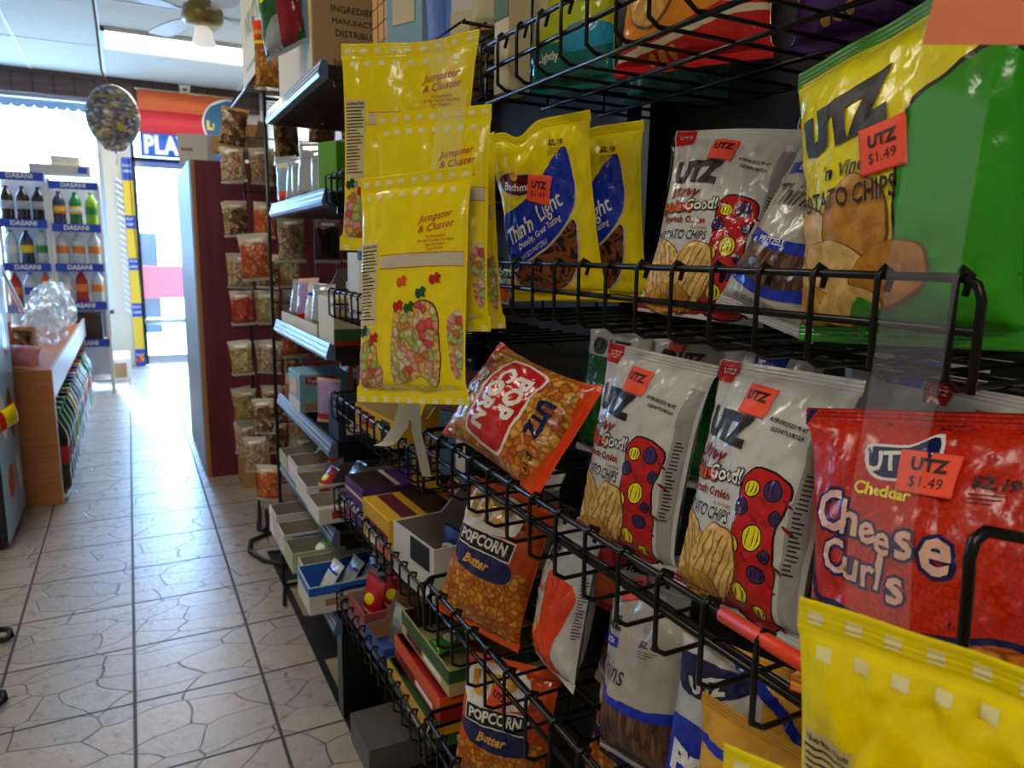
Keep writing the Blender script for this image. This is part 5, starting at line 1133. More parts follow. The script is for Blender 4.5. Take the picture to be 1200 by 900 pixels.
packet('orange', 'orange cake pouch in the open white carton on the fifth shelf', (.50, 2.20, .548), (-60, -60, 0), .8, 'cake'); packet('white', 'white pouch in the open white carton behind the orange cake pouch', (.585, 2.20, .546), (-70, -40, 0), .6)
for i in range(3): packet(('red', 'silver', 'silver')[i], ('red wrapped cake in the white and gold carton', 'silver wrapped cake in the middle of the white and gold carton', 'silver wrapped cake deepest in the white and gold carton')[i], (.44+.075*i, 2.03, .541), (-80, -40, 0), .68, 'cake')
packet('green', 'green and white pouch in the pale green striped carton', (.50, 2.36, .541), (-70, -50, 0), .7)
tray('empty white carton farthest out on the lowest metal shelf', .365, 2.385, .2895, .12, .26, .105, CARTW, CARTI, .09, prints=[(PINK, 'f', 0, 0, .5, 1)])
tray('empty white and blue carton second on the lowest metal shelf', .365, 2.255, .2895, .12, .26, .085, CARTW, CARTI, .07, prints=[(BOXCB, 'r', .1, .55, .5, .9)])
tray('white and green carton of green packets on the lowest metal shelf', .365, 2.125, .2895, .12, .26, .080, mat('card_pale_green', '#a9b792', .5), CARTI, .06)
for i in range(2): packet('green', ('green packet at the front of the white and green carton', 'green packet deeper in the white and green carton')[i], (.43+.10*i, 2.125, .298), (-80, -48, 0), .72)
tray('empty grey carton with a torn edge on the lowest metal shelf', .38, 2.005, .2895, .11, .24, .07, CARTW, CARTI, .05)
tray('white and blue open carton of white pouches nearest on the lowest shelf', .355, 1.865, .2895, .15, .27, .085, CARTW, BOXCB, .075, band=None, prints=[(BOXCB, 'r', 0, .68, 1, .98), (CARD, 'r', .15, .25, .4, .5), (CARD, 'r', .55, .28, .85, .55), (BOXCB, 'f', 0, .7, 1, .98)])
for i in range(4): packet('white', ('white pouch at the open front of the white and blue carton', 'second white pouch in the white and blue carton', 'third white pouch in the white and blue carton', 'white pouch deepest in the white and blue carton')[i], (.40+.055*i, 1.865, .301), (-84, -32, 0), .78)
# -- wire candy rack, basket by basket
carton('candy_carton', 'open yellow candy carton under the hanging popcorn in the wire rack', 'carton', (.435, 1.47, .828), -86, .22, .20, .075, BOXYEL, CARTC, .055, .12, prints=[(REDL, 'f', .12, .3, .5, .85), (INK, 'f', .72, .2, .92, .9)], text=[('NUT', 'f', .31, .58, .02, INKW)])
packet('yellow', 'yellow candy pouch inside the open yellow candy carton', (.51, 1.47, .835), (-80, -24, 0), .78)
packet('white', 'white pouch behind the open yellow candy carton', (.52, 1.645, .828), (-70, -8, 0), .95)
carton('candy_carton', 'small blue candy carton beside the orange cheese popcorn bag', 'carton', (.475, 1.135, .828), -80, .085, .16, .115, mat('card_petrol', '#1f4a66', .5), lid=True, prints=[(CARTW, 'f', .65, .1, .98, .9)])
carton('candy_carton', 'maroon candy carton stacked on the small blue carton', 'carton', (.475, 1.135, .9445), -76, .12, .15, .055, BOXMAR, lid=True, text=[('Sn', 'f', .5, .55, .035, INKW)])
carton('candy_carton', 'closed purple candy carton in the wire rack', 'carton', (.425, 1.60, .598), -88, .13, .25, .095, BOXPUR, lid=True, prints=[(CARTC, 'f', .0, .70, 1, .76), (INKW, 'f', .2, .25, .8, .45), (LR_, 'f', .1, .05, .4, .2), (BOXBRN, 't', 0, .0, .98, .30), (CARTC, 't', 0, .32, .98, .36), (mat('card_violet', '#6a3aa0', .45), 't', .1, .5, .9, .9)])
packet('blue', 'dark blue pouch standing on the closed purple candy carton', (.58, 1.61, .697), (-66, -8, 0), 1.0)
carton('candy_carton', 'yellow candy carton with a brown swoosh beside the purple one', 'carton', (.425, 1.435, .598), -88, .17, .25, .085, BOXYEL, lid=True, prints=[(BOXBRN, 't', .0, .34, 1, .62), (BOXMAR, 't', .05, .12, .95, .26), (BOXRED, 't', .1, .70, .9, .86), (BOXMAR, 'f', .15, .3, .95, .6), (INKW, 'f', .2, .05, .6, .2), (ORANGE, 'f', .6, .05, .95, .25), (INKW, 'r', .05, .2, .5, .5), (ORANGE, 'r', .55, .1, .95, .6)])
packet('red', 'red candy pouch standing on the yellow carton with a brown swoosh', (.60, 1.41, .685), (-70, -10, 0), .8)
m = MB(); m.slab([(-.055, 0), (.055, 0), (.055, .12), (.02, .15), (-.055, .17)], .002, BOXYEL, 'y'); m.slab([(-.04, .04), (.04, .04), (.04, .09), (-.04, .11)], .0008, mat('card_amber', '#b9780f', .5), 'y', -.0009)
m.box((-.055, .002, 0), (.055, .06, .002), BOXYEL)
fo = m.build('carton_lid'); fo.scale = (.72,)*3; fo.location = (.56, 1.49, .694); fo.rotation_euler = (0, 0, R(-60)); tag(fo, 'torn yellow carton lid standing up behind the yellow candy carton', 'carton lid')
carton('candy_carton', 'torn white carton with a dark opening beside the butter popcorn bag', 'carton', (.43, 1.215, .598), -84, .17, .27, .15, CARTW, CARTI, .105, .17, prints=[(BLKM, 'f', .45, .55, .9, .97)], flap=.03)
for i, (x, z) in enumerate(((.50, .71), (.56, .73))): packet(('blue', 'cream')[i], ('blue pouch poking out of the torn white carton', 'cream pouch poking out of the torn white carton')[i], (x, 1.215, z-.10), (-80, -10, 0), .8)
carton('candy_carton', 'pink carton of red candy pouches in the lowest wire basket', 'carton', (.425, 1.605, .333), -88, .13, .22, .07, mat('card_rose', '#a8474c', .5), CARTI, .06)
for i in range(3): packet('red', ('red candy pouch at the front of the pink carton', 'red candy pouch in the middle of the pink carton', 'red candy pouch at the back of the pink carton')[i], (.46+.055*i, 1.605-.006*i, .345), (-76+6*i, -8, 4-4*i), .92)
carton('candy_carton', 'open white and blue candy carton beside the red pouches', 'carton', (.425, 1.465, .333), -88, .13, .13, .075, mat('card_denim', '#2c4a9c', .45), CARD, .045, .11)
packet('silver', 'silver pouch in the open white and blue candy carton', (.475, 1.465, .345), (-80, -12, 0), .7)
carton('cracker_box', 'tall orange box standing behind the open white and blue carton', 'box', (.575, 1.44, .333), -76, .10, .09, .20, BOXORG, lid=True, prints=[(BOXYEL, 'f', .15, .3, .85, .8), (BOXRED, 'r', 0, 0, 1, 1)])
G1 = [('flat green and yellow candy carton at the bottom of the stack of three', BOXGRN, BOXYEL), ('flat red and orange candy carton in the middle of the stack', BOXRED, BOXORG), ('flat cream and green candy carton topmost of the stack', mat('card_cream', '#b9a86a', .5), BOXGRN)]
for i, (l, a, b_) in enumerate(G1):
    c_ = tray(l, .425+.012*i, 1.235-.012*i, .333+.0565*i, .25, .25, .056, a, BOXBRN, .05, .056, prints=[(b_, 'f', 0, .45, 1, .98), (b_, 'r', 0, .5, 1, .98), (INKW, 'r', .2, .15, .6, .35), (BOXMAR, 'f', .12, .12, .45, .40), (INKW, 'f', .5, .15, .85, .32), (BOXYEL, 'r', .65, .55, .9, .9)])
for i in range(3):
    packet(('green', 'red', 'yellow')[i], ('green pouch in the topmost flat carton', 'red pouch lying in the topmost flat carton', 'yellow pouch lying in the topmost flat carton')[i], (.46+.066*i, 1.21, .470), (-88, -82, 0), .7)
# -- hanging peg bags
PEG = {}
def pegbag(kind, label, loc, group, yaw=0, scale=1):
    pm = {'nuts': NUTS, 'candy': CANDY, 'green': GUMMIES, 'dark': DARKF, 'peach': PEACH, 'red': REDC}[kind]
    if kind not in PEG:
        b = Bag(10, 16, 3.4, 151+len(PEG), 1.1, .09, .42, .6, crease=.6, crump=.45)
        hd = film('film_header_'+kind, {'nuts': '#b9a888', 'candy': '#b8aa96', 'green': '#b3ae90', 'dark': '#8f8470', 'peach': '#c7b49a', 'red': '#b99a8a'}[kind])
        o = b.mesh(lambda u, v: pm if v < 10.2 else hd, hd, [P(pm, blob([(-4.9, 9), (4.9, 9), (4.6, 12.2), (1, 12.9), (-2, 11.8), (-4.6, 12.6)], 3), .5), P(INKW, rect(-2.6, 13.2, 2.6, 14.2), 1)], film('film_clear_top', '#c9c6bf', .2), 12, 18).build('candy_bag'); PEG[kind] = o
    else:
        o = PEG[kind].copy(); COL.objects.link(o)
    pose(o, (loc[0]+random.uniform(-.008, .008), loc[1]+random.uniform(-.008, .008), loc[2]-.01), (yaw+random.uniform(-11, 11), random.uniform(-3, 3), random.uniform(-6, 6)), label, scale*.955, group); o['category'] = 'candy bag'; return o
kn = {'nuts': 'nut mix', 'candy': 'pink candy', 'green': 'green and gold candy', 'dark': 'dark dried fruit', 'peach': 'orange candy', 'red': 'red candy'}
rows_b = [(1.68, 'candy'), (1.455, 'nuts'), (1.235, 'candy'), (1.075, 'red'), (.855, 'green'), (.645, 'green'), (.485, 'candy')]
rw_n = ['top', 'second', 'third', 'fourth', 'fifth', 'sixth', 'lowest']
for i, (z, k) in enumerate(rows_b):
    for j, x in enumerate((.425, .535, .65)):
        for d in range(2 if j < 2 else 1):
            kk = k if j == 0 else ('nuts', 'candy', 'peach', 'nuts', 'green', 'candy', 'nuts')[(i+j) % 7]
            pegbag(kk, f"clear bag of {kn[kk]}, {rw_n[i]} peg row by the maroon cabinet, "+(('outer', 'middle', 'inner')[j])+' peg', (x, 3.445-.062*d, z-.175), f"{rw_n[i]} row of {kn[kk]} bags on the rack by the maroon partition, peg {j+1}" if d or j < 2 else None, random.uniform(-14, 14), .98)
rows_a = [(1.68, 'nuts', 5), (1.36, 'dark', 5), (1.04, 'nuts', 4), (.84, 'dark', 5), (.62, 'nuts', 4)]
for i, (z, k, n) in enumerate(rows_a):
    for j in range(n):
        kk = k if j else ('nuts', 'candy', 'peach', 'peach', 'candy')[i]
        pegbag(kk, f"clear bag of {kn[kk]}, {rw_n[i]} peg row behind metal shelving, "+('end peg', 'second peg', 'third peg', 'fourth peg', 'innermost peg')[j], (.485+.112*j, 2.54, z-.175), f"bags hanging on the {rw_n[i]} peg row behind the metal shelving", random.uniform(-10, 10), .98)
pegbag('peach', 'clear bag with an orange top hanging at the outer corner of the peg rack', (.40, 2.66, 1.12), None, -20, 1.05)
for i, (x, y, z, k) in enumerate(((.415, 3.12, .31, 'candy'), (.45, 3.05, .20, 'peach'), (.47, 3.16, .46, 'nuts'))):
    pegbag(k, ('slim clear bag of mixed candy hanging low by the rack foot', 'slim clear bag of orange candy hanging lowest by the rack foot', 'slim clear bag of nuts hanging above the rack foot')[i], (x, y, z), None, -30, 1.0)
# ------------------------------------------------------------------ the far end and the other side of the aisle
m = MB(); m.box((.325, 4.14, .0), (1.30, 4.165, 1.66), MAROONL); m.box((.306, 4.138, 0), (.325, 4.168, 1.66), OAKEDGE); m.box((.300, 4.168, .0), (.318, 5.2, 1.66), mat('laminate_grey', '#9aa3ad', .45)); m.box((.318, 4.168, 1.63), (1.30, 5.2, 1.655), MAROONL); m.box((1.28, 4.168, 0), (1.30, 5.2, 1.63), MAROONL); m.box((.318, 5.18, 0), (1.28, 5.2, 1.63), MAROONL); m.box((.318, 4.168, .0), (.33, 5.2, .1), BLKM)
pr = m.build('partition_cabinet'); tag(pr, 'tall maroon laminate cabinet with wooden edge strip standing at the aisle corner', 'cabinet')
carton('shipping_carton', 'white carton on top of the maroon cabinet under the lottery banner', 'carton', (.345, 4.42, 1.662), -20, .15, .2, .16, CARTW, lid=True, prints=[(CARD, 'f', .1, .45, .5, .55)])
carton('shipping_carton', 'open brown carton on the peg rack corner beside the maroon cabinet', 'carton', (.44, 3.74, 1.662), -30, .16, .30, .17, CARD, CARD, .07, .17)
m = MB()   # carton sits on a bracket of the rack
m.tube([(.475, 3.50, 1.655), (.475, 4.05, 1.655)], .005, WIRE, 6); m.tube([(.60, 3.50, 1.655), (.60, 4.05, 1.655)], .005, WIRE, 6); m.build('top_bracket', pb)
packet('brownpk', 'clear pouch of brown nuts hanging below the open brown carton', (.40, 3.26, 1.62), (-20, 0, 8), 1.2)
carton('shipping_carton', 'small brown carton standing on the floor beside the maroon cabinet', 'carton', (.52, 3.86, 0), 0, .14, .18, .20, CARD, lid=True)
m = MB(); m.tube([(.36, 2.98, .012), (.40, 2.86, .010), (.47, 2.80, .008), (.58, 2.86, .008), (.62, 3.0, .008), (.60, 3.2, .008)], .009, BLKM, 8); m.tube([(.36, 2.98, .012), (.38, 3.10, .010), (.47, 3.16, .010)], .009, BLKM, 8); tag(m.build('power_cable'), 'black cable looped on the floor below the metal shelving', 'cable')
# counter with soda underneath
ct = empty('sales_counter', 'wooden counter with a white laminated edge and soda bottles underneath', 'counter', (-.44, 4.0, 0))
def part(mb, name, parent, **k):
    o = mb.build(name, parent, **k); o.matrix_parent_inverse = Matrix.Translation(parent.location).inverted(); return o
m = MB(); m.box((-.90, 4.0, 0), (-.355, 4.02, .65), OAKL); part(m, 'end_panel', ct)
m = MB(); m.box((-.355, 4.0, 0), (-.351, 4.02, .65), LAMW); m.box((-.365, 4.02, .51), (-.351, 6.93, .65), LAMW); part(m, 'fascia', ct)
m = MB(); m.box((-.90, 4.02, .595), (-.366, 6.93, .612), OAKL); part(m, 'counter_top', ct)
m = MB(); m.box((-.90, 4.02, .015), (-.335, 6.93, .033), LAMW); part(m, 'bottom_shelf', ct)
m = MB(); m.box((-.90, 4.02, 0), (-.885, 6.93, .60), OAKL); m.box((-.885, 6.915, 0), (-.366, 6.93, .60), OAKL); part(m, 'back_panel', ct)
def bottle(name, label, loc, h, r, liquid, lab, cap, group=None, lab2=None, logo=None, rot=0, clearb=True):
    e = empty(name, label, 'bottle', loc, (0, 0, rot), group); s = h
    m = MB(); m.lathe([(.001, .002*s), (r*.80, 0), (r*.98, .05*s), (r, .12*s), (r*.94, .25*s), (r*.97, .30*s), (r*.97, .62*s), (r, .66*s), (r*.86, .76*s), (r*.46, .89*s), (r*.30, .94*s), (r*.30, .965*s)], liquid, n=16); m.build('bottle_body', e)
    m = MB(); m.lathe([(r*.985, .36*s), (r*1.0, .365*s), (r*1.0, .575*s), (r*.985, .58*s)], lab, n=16)
    if lab2: m.lathe([(r*1.003, .43*s), (r*1.008, .435*s), (r*1.008, .52*s), (r*1.003, .525*s)], lab2, n=16)
    if logo:
        vs = []; 
        for k, (a0, a1, mm) in enumerate(((0, PI, logo[0]), (PI, 2*PI, logo[1]))):
            pts = [(math.cos(a0+(a1-a0)*i/8)*.026*s/.25, math.sin(a0+(a1-a0)*i/8)*.026*s/.25) for i in range(9)]
            for face in (-PI/2,):
                vv = [Vector((math.cos(face+x/r)*r*1.012, math.sin(face+x/r)*r*1.012, .47*s+z)) for x, z in pts]
                m.add(vv, [tuple(range(9))], mm)
    m.build('label', e)
    m = MB(); m.lathe([(r*.36, .955*s), (r*.38, .96*s), (r*.38, .995*s), (r*.34, s), (.001, s)], cap, n=12); m.build('cap', e)
    return e
GB = mat('soda_green', '#0d7a2c', .12, coat=.5); CB = mat('soda_cola', '#1a0c0a', .12, coat=.5); YB = mat('soda_yellow', '#d9b800', .15, coat=.5); CLB = mat('soda_clear', '#b9c9c9', .1, coat=.5); LB = mat('soda_lime', '#8fbf1d', .12, coat=.4); BB = mat('soda_blueberry', '#27314f', .12, coat=.5); OB = mat('soda_orange', '#d9641a', .15, coat=.5)
LR = mat('label_bright_red', '#c9242a', .4); LG = mat('label_green', '#2d8a3c', .4); LY = mat('label_yellow', '#e0c01c', .4); LW = mat('label_white', '#d6d8dc', .4); LB2 = mat('label_blue', '#1f4aa8', .4); LGY = mat('label_grey', '#a9afb9', .4); LO = mat('label_orange', '#d97b2a', .4)
sod = [(CB, LR, BLKM, 'cola with a red label'), (GB, LR, LG, 'green soda with a red label'), (GB, LG, LG, 'green soda with a green label'), (GB, LW, LG, 'green soda with a plain label'), (CB, LG, BLKM, 'cola with a green label'), (YB, LY, LY, 'yellow soda'), (CLB, LG, LG, 'clear soda with a green label'), (CB, LGY, BLKM, 'cola with a grey label'), (CB, LB2, LB2, 'cola with a blue label'), (CLB, LW, LW, 'clear soda with a white label'), (CB, LR, LR, 'cola with a red cap'), (CLB, LB2, LB2, 'clear soda with a blue label'), (GB, LY, LY, 'green soda with a yellow label'), (CLB, LR, LR, 'clear soda with a red label')]
for i, (a, b_, c, l) in enumerate(sod):
    bottle('soda_bottle', f"large bottle of {l} under the counter"+(' nearest the wooden end' if i == 0 else ''), (-.374, 4.11+.15*i, .0355), .385, .058, a, b_, c, 'soda bottles under the counter')
for i in range(3):
    bottle('soda_bottle', 'large soda bottle far along the low shelf under the counter', (-.374, 6.36+.16*i, .0355), .385, .058, (GB, CB, CLB, YB)[i % 4], (LR, LW, LB2, LG)[i % 4], (LG, LR, LB2, LY)[i % 4], 'soda bottles far along under the counter')
# goods on the counter
carton('display_carton', 'brown cardboard box of snacks on the wooden counter', 'carton', (-.62, 4.30, .6135), 0, .33, .26, .13, CARD, CARD, .11, .19)
packet('brownpk', 'clear snack pouch in the brown cardboard box on the counter', (-.53, 4.42, .66), (10, -20, 8), 1.2); 
ob = Bag(16, 14, 5, 171, 1, .1, .4); obg = bag_obj('snack_bag', 'orange snack bag with an oval badge in the brown cardboard box', 'snack bag', ob.mesh(ORANGE, FIRE, [P(INKW, ell(0, 8, 3.6, 2.6), 1), P(BOXNAV, ell(0, 8, 3.0, 2.0), 2), P(GOLD, rect(-7, 1.2, 7, 3), 1)], SILVER, 14, 14), (-.60, 4.37, .70), (8, -16, -8), 1.0)
packet('pink', 'pink plastic bag lying on the counter behind its wooden end', (-.50, 4.11, .648), (0, -50, 10), 1.25, 'bag')
packet('white', 'white plastic bag beside the pink one on the counter', (-.60, 4.12, .615), (20, -40, 0), .9, 'bag')
FILMB = clear('crumpled_clear_film', '#dfe9f2', .35, .1)
def crumple(name, label, c, sx, sy, sz, seed):
    bm = bmesh.new(); bmesh.ops.create_icosphere(bm, subdivisions=4, radius=1)
    for v in bm.verts:
        n = noise.noise(v.co*2.1+Vector((seed, 0, 0)))*.35+abs(noise.noise(v.co*4.5+Vector((0, seed, 0))))*.28
        v.co = Vector((v.co.x*sx, v.co.y*sy, max(-.55, v.co.z)*sz))*(1+n)
    m = MB(); m.bm(bm, FILMB); o = m.build(name); o.location = c; tag(o, label, 'plastic bag'); return o
crumple('clear_bag', 'crumpled clear plastic bag on the counter beside the cardboard box', (-.45, 4.93, .775), .10, .22, .14, 2); crumple('clear_bag', 'heap of clear plastic wrap farther along the counter', (-.47, 5.65, .80), .11, .30, .16, 5); crumple('clear_bag', 'clear plastic wrap at the far end of the counter', (-.50, 6.4, .80), .10, .28, .15, 9)
# slanted glass guard with a chrome edge
gg = empty('glass_guard', 'slanted glass counter guard with a chrome front rail', 'glass guard', (-.62, 4.9, .630))
m = MB(); m.slab([(0, 0), (.006, 0), (-.28, .82), (-.286, .82)], 1.1, GLASS, 'y', 0); m.build('glass_pane', gg)
m = MB(); m.tube([(.008, -.01, .0), (-.28, -.01, .83)], .014, CHROME, 10); m.tube([(.008, 1.11, .0), (-.28, 1.11, .83)], .014, CHROME, 10); m.tube([(-.28, -.01, .83), (-.28, 1.11, .83)], .012, CHROME, 10); m.build('chrome_frame', gg)
# ice cream cabinet at the aisle edge
fr = empty('ice_cream_freezer', 'blue freezer with a printed side panel at the aisle edge', 'freezer', (-.50, 3.42, 0))
FRB = mat('freezer_blue', '#7fa9c4', .35); m = MB(); m.box((-.62, .0, .06), (-.004, .53, 1.24), mat('freezer_dark', '#20242a', .4), .012); m.build('cabinet_body', fr)
m = MB(); m.box((-.004, .0, .03), (.0, .53, 1.26), FRB)
for (y, z, a, b_, mm) in ((.10, .86, .05, .09, PINK), (.24, .90, .06, .08, CREAM), (.38, .84, .06, .10, TAN), (.15, .52, .07, .10, INKW), (.36, .50, .07, .12, BROWN), (.2, .24, .08, .07, RED), (.42, .22, .05, .09, INKW)):
    vs = [(.0008, y+py, z+pz) for py, pz in ell(0, 0, a, b_, 20, 14)]; m.add(vs, [tuple(range(14))], mm)
m.build('side_panel', fr, 'pale blue printed panel')
m = MB(); m.box((-.63, -.01, 1.24), (.004, .54, 1.29), ALU, .008); m.build('lid_frame', fr)
m = MB(); m.box((-.6, .02, 0), (-.03, .5, .06), BLKM); m.build('plinth', fr)
m = MB()
for y, xe in ((2.20, -.372), (2.585, -.402)): m.tube([(-.60, y, .012), (xe-.012, y, .012), (xe, y+.004, .02), (xe-.004, y+.02, .030), (xe-.02, y+.035, .030), (-.60, y+.04, .030)], .009, BLK, 8)
m.tube([(-.60, 2.18, .02), (-.60, 2.64, .02)], .009, BLK, 8); m.tube([(-.60, 2.22, .02), (-.60, 2.22, .9), (-.60, 2.60, .9), (-.60, 2.60, .02)], .009, BLK, 8)
tag(m.build('wire_stand'), 'black wire stand with looped feet on the aisle tiles', 'display stand')
yb = Bag(9, 12, 3, 181, .9, .1); ybg = bag_obj('candy_bag', 'yellow and red candy bag poking past the freezer', 'candy bag', yb.mesh(YEL, RED, [P(RED, rect(-4, 1, 4, 3), 1)], RED, 10, 12), (-.495, 3.385, .535), (60, 0, 78))
m = MB(); m.tube([(-.62, 3.30, .0), (-.62, 3.30, .62)], .006, WIRE); m.tube([(-.62, 3.30, .62), (-.535, 3.355, .555)], .004, WIRE); m.box((-.68, 3.24, 0), (-.56, 3.36, .02), BLKM); tag(m.build('hook_stand'), 'thin black hook stand carrying a yellow candy bag', 'display stand')
# drinks racks by the window
def drinks_rack(x0, x1, y, zs, label):
    e = empty('drinks_rack', label, 'drinks rack', ((x0+x1)/2, y, 0)); w = (x1-x0)/2
    for s in (-1, 1):
        for yy in (0, .34):
            m = MB(); m.box((s*w-.012, yy-.012, 0), (s*w+.012, yy+.012, zs[0]+.02), PLW); m.build('post', e)
    for z in zs[1:]:
        m = MB(); m.box((-w, 0, z-.012), (w, .35, z), PLW); s = m.build('shelf', e)
    m = MB(); m.box((-w, 0, .10), (w, .35, .12), PLW); m.build('shelf', e)
    for z in zs:
        m = MB(); m.box((-w, -.02, z-.045), (w, -.012, z+.02), ROYAL); m.text('DASANI', INKW, face_m((0, -.021, z-.012), '-y'), .05, .03); m.build('name_strip', e, 'blue strip with white lettering')
    m = MB(); m.box((-w, .36, .1), (w, .366, zs[0]), mat('rack_back', '#c4cad2', .4)); m.build('back_panel', e)
    return e
ZL = (1.77, 1.41, 1.07, .74, .42); ZR = (1.72, 1.385, 1.07, .76, .45)
drinks_rack(-.87, -.553, 7.0, ZL, 'white drinks rack with blue strips standing farther from the door'); drinks_rack(-.525, -.185, 7.0, ZR, 'white drinks rack with blue strips standing closer to the door')
DS = [(-.87, -.553, ZL, [[('cola', CB, LGY, BLKM, LGY, (LR, LB2))]*3, [('pale juice', CLB, LW, LB2, None, None), ('purple juice', BB, LY, BLKM, None, None), ('pale juice', CLB, LG, LG, None, None)], [('red juice', mat('soda_red', '#a8261c', .15), LO, LG, None, None), ('clear water', CLB, LB2, LB2, None, None), ('orange juice', OB, LG, LG, None, None)]]),
      (-.525, -.185, ZR, [[('dark iced tea', BB, LO, BLKM, LY, None), ('green soda', GB, LY, LG, LW, None), ('lime soda', LB, LG, LG, None, None)], [('clear water', CLB, LO, LW, None, None)]*3, [('clear water', CLB, LW, LW, None, None), ('red sports drink', mat('soda_red', '#a8261c', .15), LO, LO, None, None), ('clear water', CLB, LO, LW, None, None)]])]
ordn = ('first', 'second', 'third', 'fourth'); shn = ('top', 'second', 'third')
for x0, x1, zs, sh in DS:
    which = 'closer to the door' if x0 > -.6 else 'farther from the door'
    for r_i, row in enumerate(sh):
        for k, it in enumerate(row):
            same = row.count(it) > 1
            bottle('drink_bottle', (f"bottle of {it[0]} on {shn[r_i]} shelf, drinks rack {which}" if same else f"bottle of {it[0]}, {ordn[k]} on {shn[r_i]} shelf, drinks rack {which}")[:110], (x0+(x1-x0)*(k+.5)/len(row), 7.06, zs[r_i+1]+.001), .275, .047, it[1], it[2], it[3], f"{it[0]} bottles on the {shn[r_i]} shelf {which}" if same else None, it[4], it[5])
carton('storage_carton', 'dark brown carton on the lowest shelf of the drinks rack by the door', 'carton', (-.36, 7.02, .451), 0, .26, .28, .22, mat('card_dark', '#3a2a26', .6), lid=True)
carton('shipping_carton', 'flat grey carton lying on top of the drinks racks', 'carton', (-.44, 7.03, 1.792), 0, .42, .26, .075, mat('card_grey', '#b9b8ae', .6), lid=True, prints=[(LB2, 'f', .8, .2, .95, .8)]); carton('bottle_case', 'pale cream plastic case on top of the flat grey carton', 'carton', (-.40, 7.06, 1.8685), 0, .20, .20, .07, mat('case_cream', '#d8d2b4', .5), lid=True, prints=[(CARTW, 'f', .1, .2, .45, .8), (CARTW, 'f', .55, .2, .9, .8)])
carton('step_box', 'low white and grey wooden box on the floor by the door', 'box', (-.20, 7.72, 0), 0, .30, .62, .20, CARTW, lid=True, prints=[(CARTI, 'f', .0, .2, .4, 1), (CARD, 'f', .5, .1, .9, .8)])
# lottery strip, cable and tickets beside the door
lp = empty('lottery_sign', 'tall yellow and blue lottery sign beside the glass door', 'sign', (.045, Y1-.03, 0))
m = MB(); m.box((-.045, 0, .0), (.045, .02, 2.12), mat('sign_yellow', '#d9b92a', .5)); m.build('sign_board', lp)
for z0, z1 in ((1.90, 2.12), (1.42, 1.55), (1.0, 1.12), (.52, .66), (.0, .18)):
    m = MB(); m.box((-.0455, -.003, z0), (.0455, -.0005, z1), LB2); m.text('PLAY', INKW, face_m((0, -.0036, (z0+z1)/2+.03), '-y'), .032, .02); m.text('HERE', INKW, face_m((0, -.0036, (z0+z1)/2-.025), '-y'), .032, .02)
    if z0 == 0: m.box((-.03, -.0045, .03), (.0, -.003, .10), LR); m.box((.0, -.0045, .05), (.03, -.003, .13), LO)
    m.build('blue_panel', lp, 'blue panel with white lettering')
m = MB()
for i in range(22): m.slab([(-.05, .55+.062*i), (-.11, .60+.062*i), (-.105, .625+.062*i), (-.05, .585+.062*i)], .002, LW, 'y', -.012+.0005*(i % 2))
m.build('ticket_slip', lp, 'white ticket slips')
m = MB(); m.tube([(.02, -.01, 2.1), (.03, -.012, 1.4), (.05, -.012, .75)], .004, BLKM); m.build('cord', lp)
# banner
bn = empty('lottery_banner', 'orange, red and blue lottery banner above the glass door', 'banner', (.62, Y1-.14, 2.44))
m = MB(); N = 24
def bz(x): return .012*math.sin(x*9)+.006*math.sin(x*23)
for z0, z1, mm in ((.14, .33, mat('banner_orange', '#d8602c', .6)), (-.08, .14, mat('banner_red', '#cf3038', .6)), (-.31, -.08, mat('banner_blue', '#1f62c4', .6))):
    vs = []
    for i in range(N+1):
        x = -.44+.88*i/N; vs += [(x, bz(x), z0), (x, bz(x), z1), (x, bz(x)+.003, z0), (x, bz(x)+.003, z1)]
    fs = []
    for i in range(N): a = i*4; fs += [(a, a+4, a+5, a+1), (a+2, a+3, a+7, a+6), (a+1, a+5, a+7, a+3), (a, a+2, a+6, a+4)]
    m.add(vs, fs, mm, True)
tv, tf = text2d('PLAY', .05, 0, 1.05)
m.add([(x*.18-.20, bz(x*.18-.20)-.003, y*.24-.2) for x, y in tv], tf, INKW)
c = ell(.40, .06, .24, .24, 0, 32)
for k, (sc_, mm) in enumerate(((1.06, INKW), (1.0, mat('banner_teal', '#1d5a7a', .6)))):
    m.add([(min(.439, .40+(x-.40)*sc_), bz(min(.439, x))-.005-.002*k, .06+(z-.06)*sc_) for x, z in c], [tuple(range(32))], mm)
tv, tf = text2d('LOT', .05); m.add([(x*.12+.30, bz(x*.12+.30)-.010, y*.12+.04) for x, y in tv], tf, LY)
m.build('banner_cloth', bn)
m = MB(); m.tube([(-.46, .012, .335), (.46, .012, .335)], .008, CARTC, 8); m.tube([(-.3, .012, .335), (-.3, .012, .43)], .003, BLKM); m.tube([(.3, .012, .335), (.3, .012, .43)], .003, BLKM); m.build('banner_pole', bn)
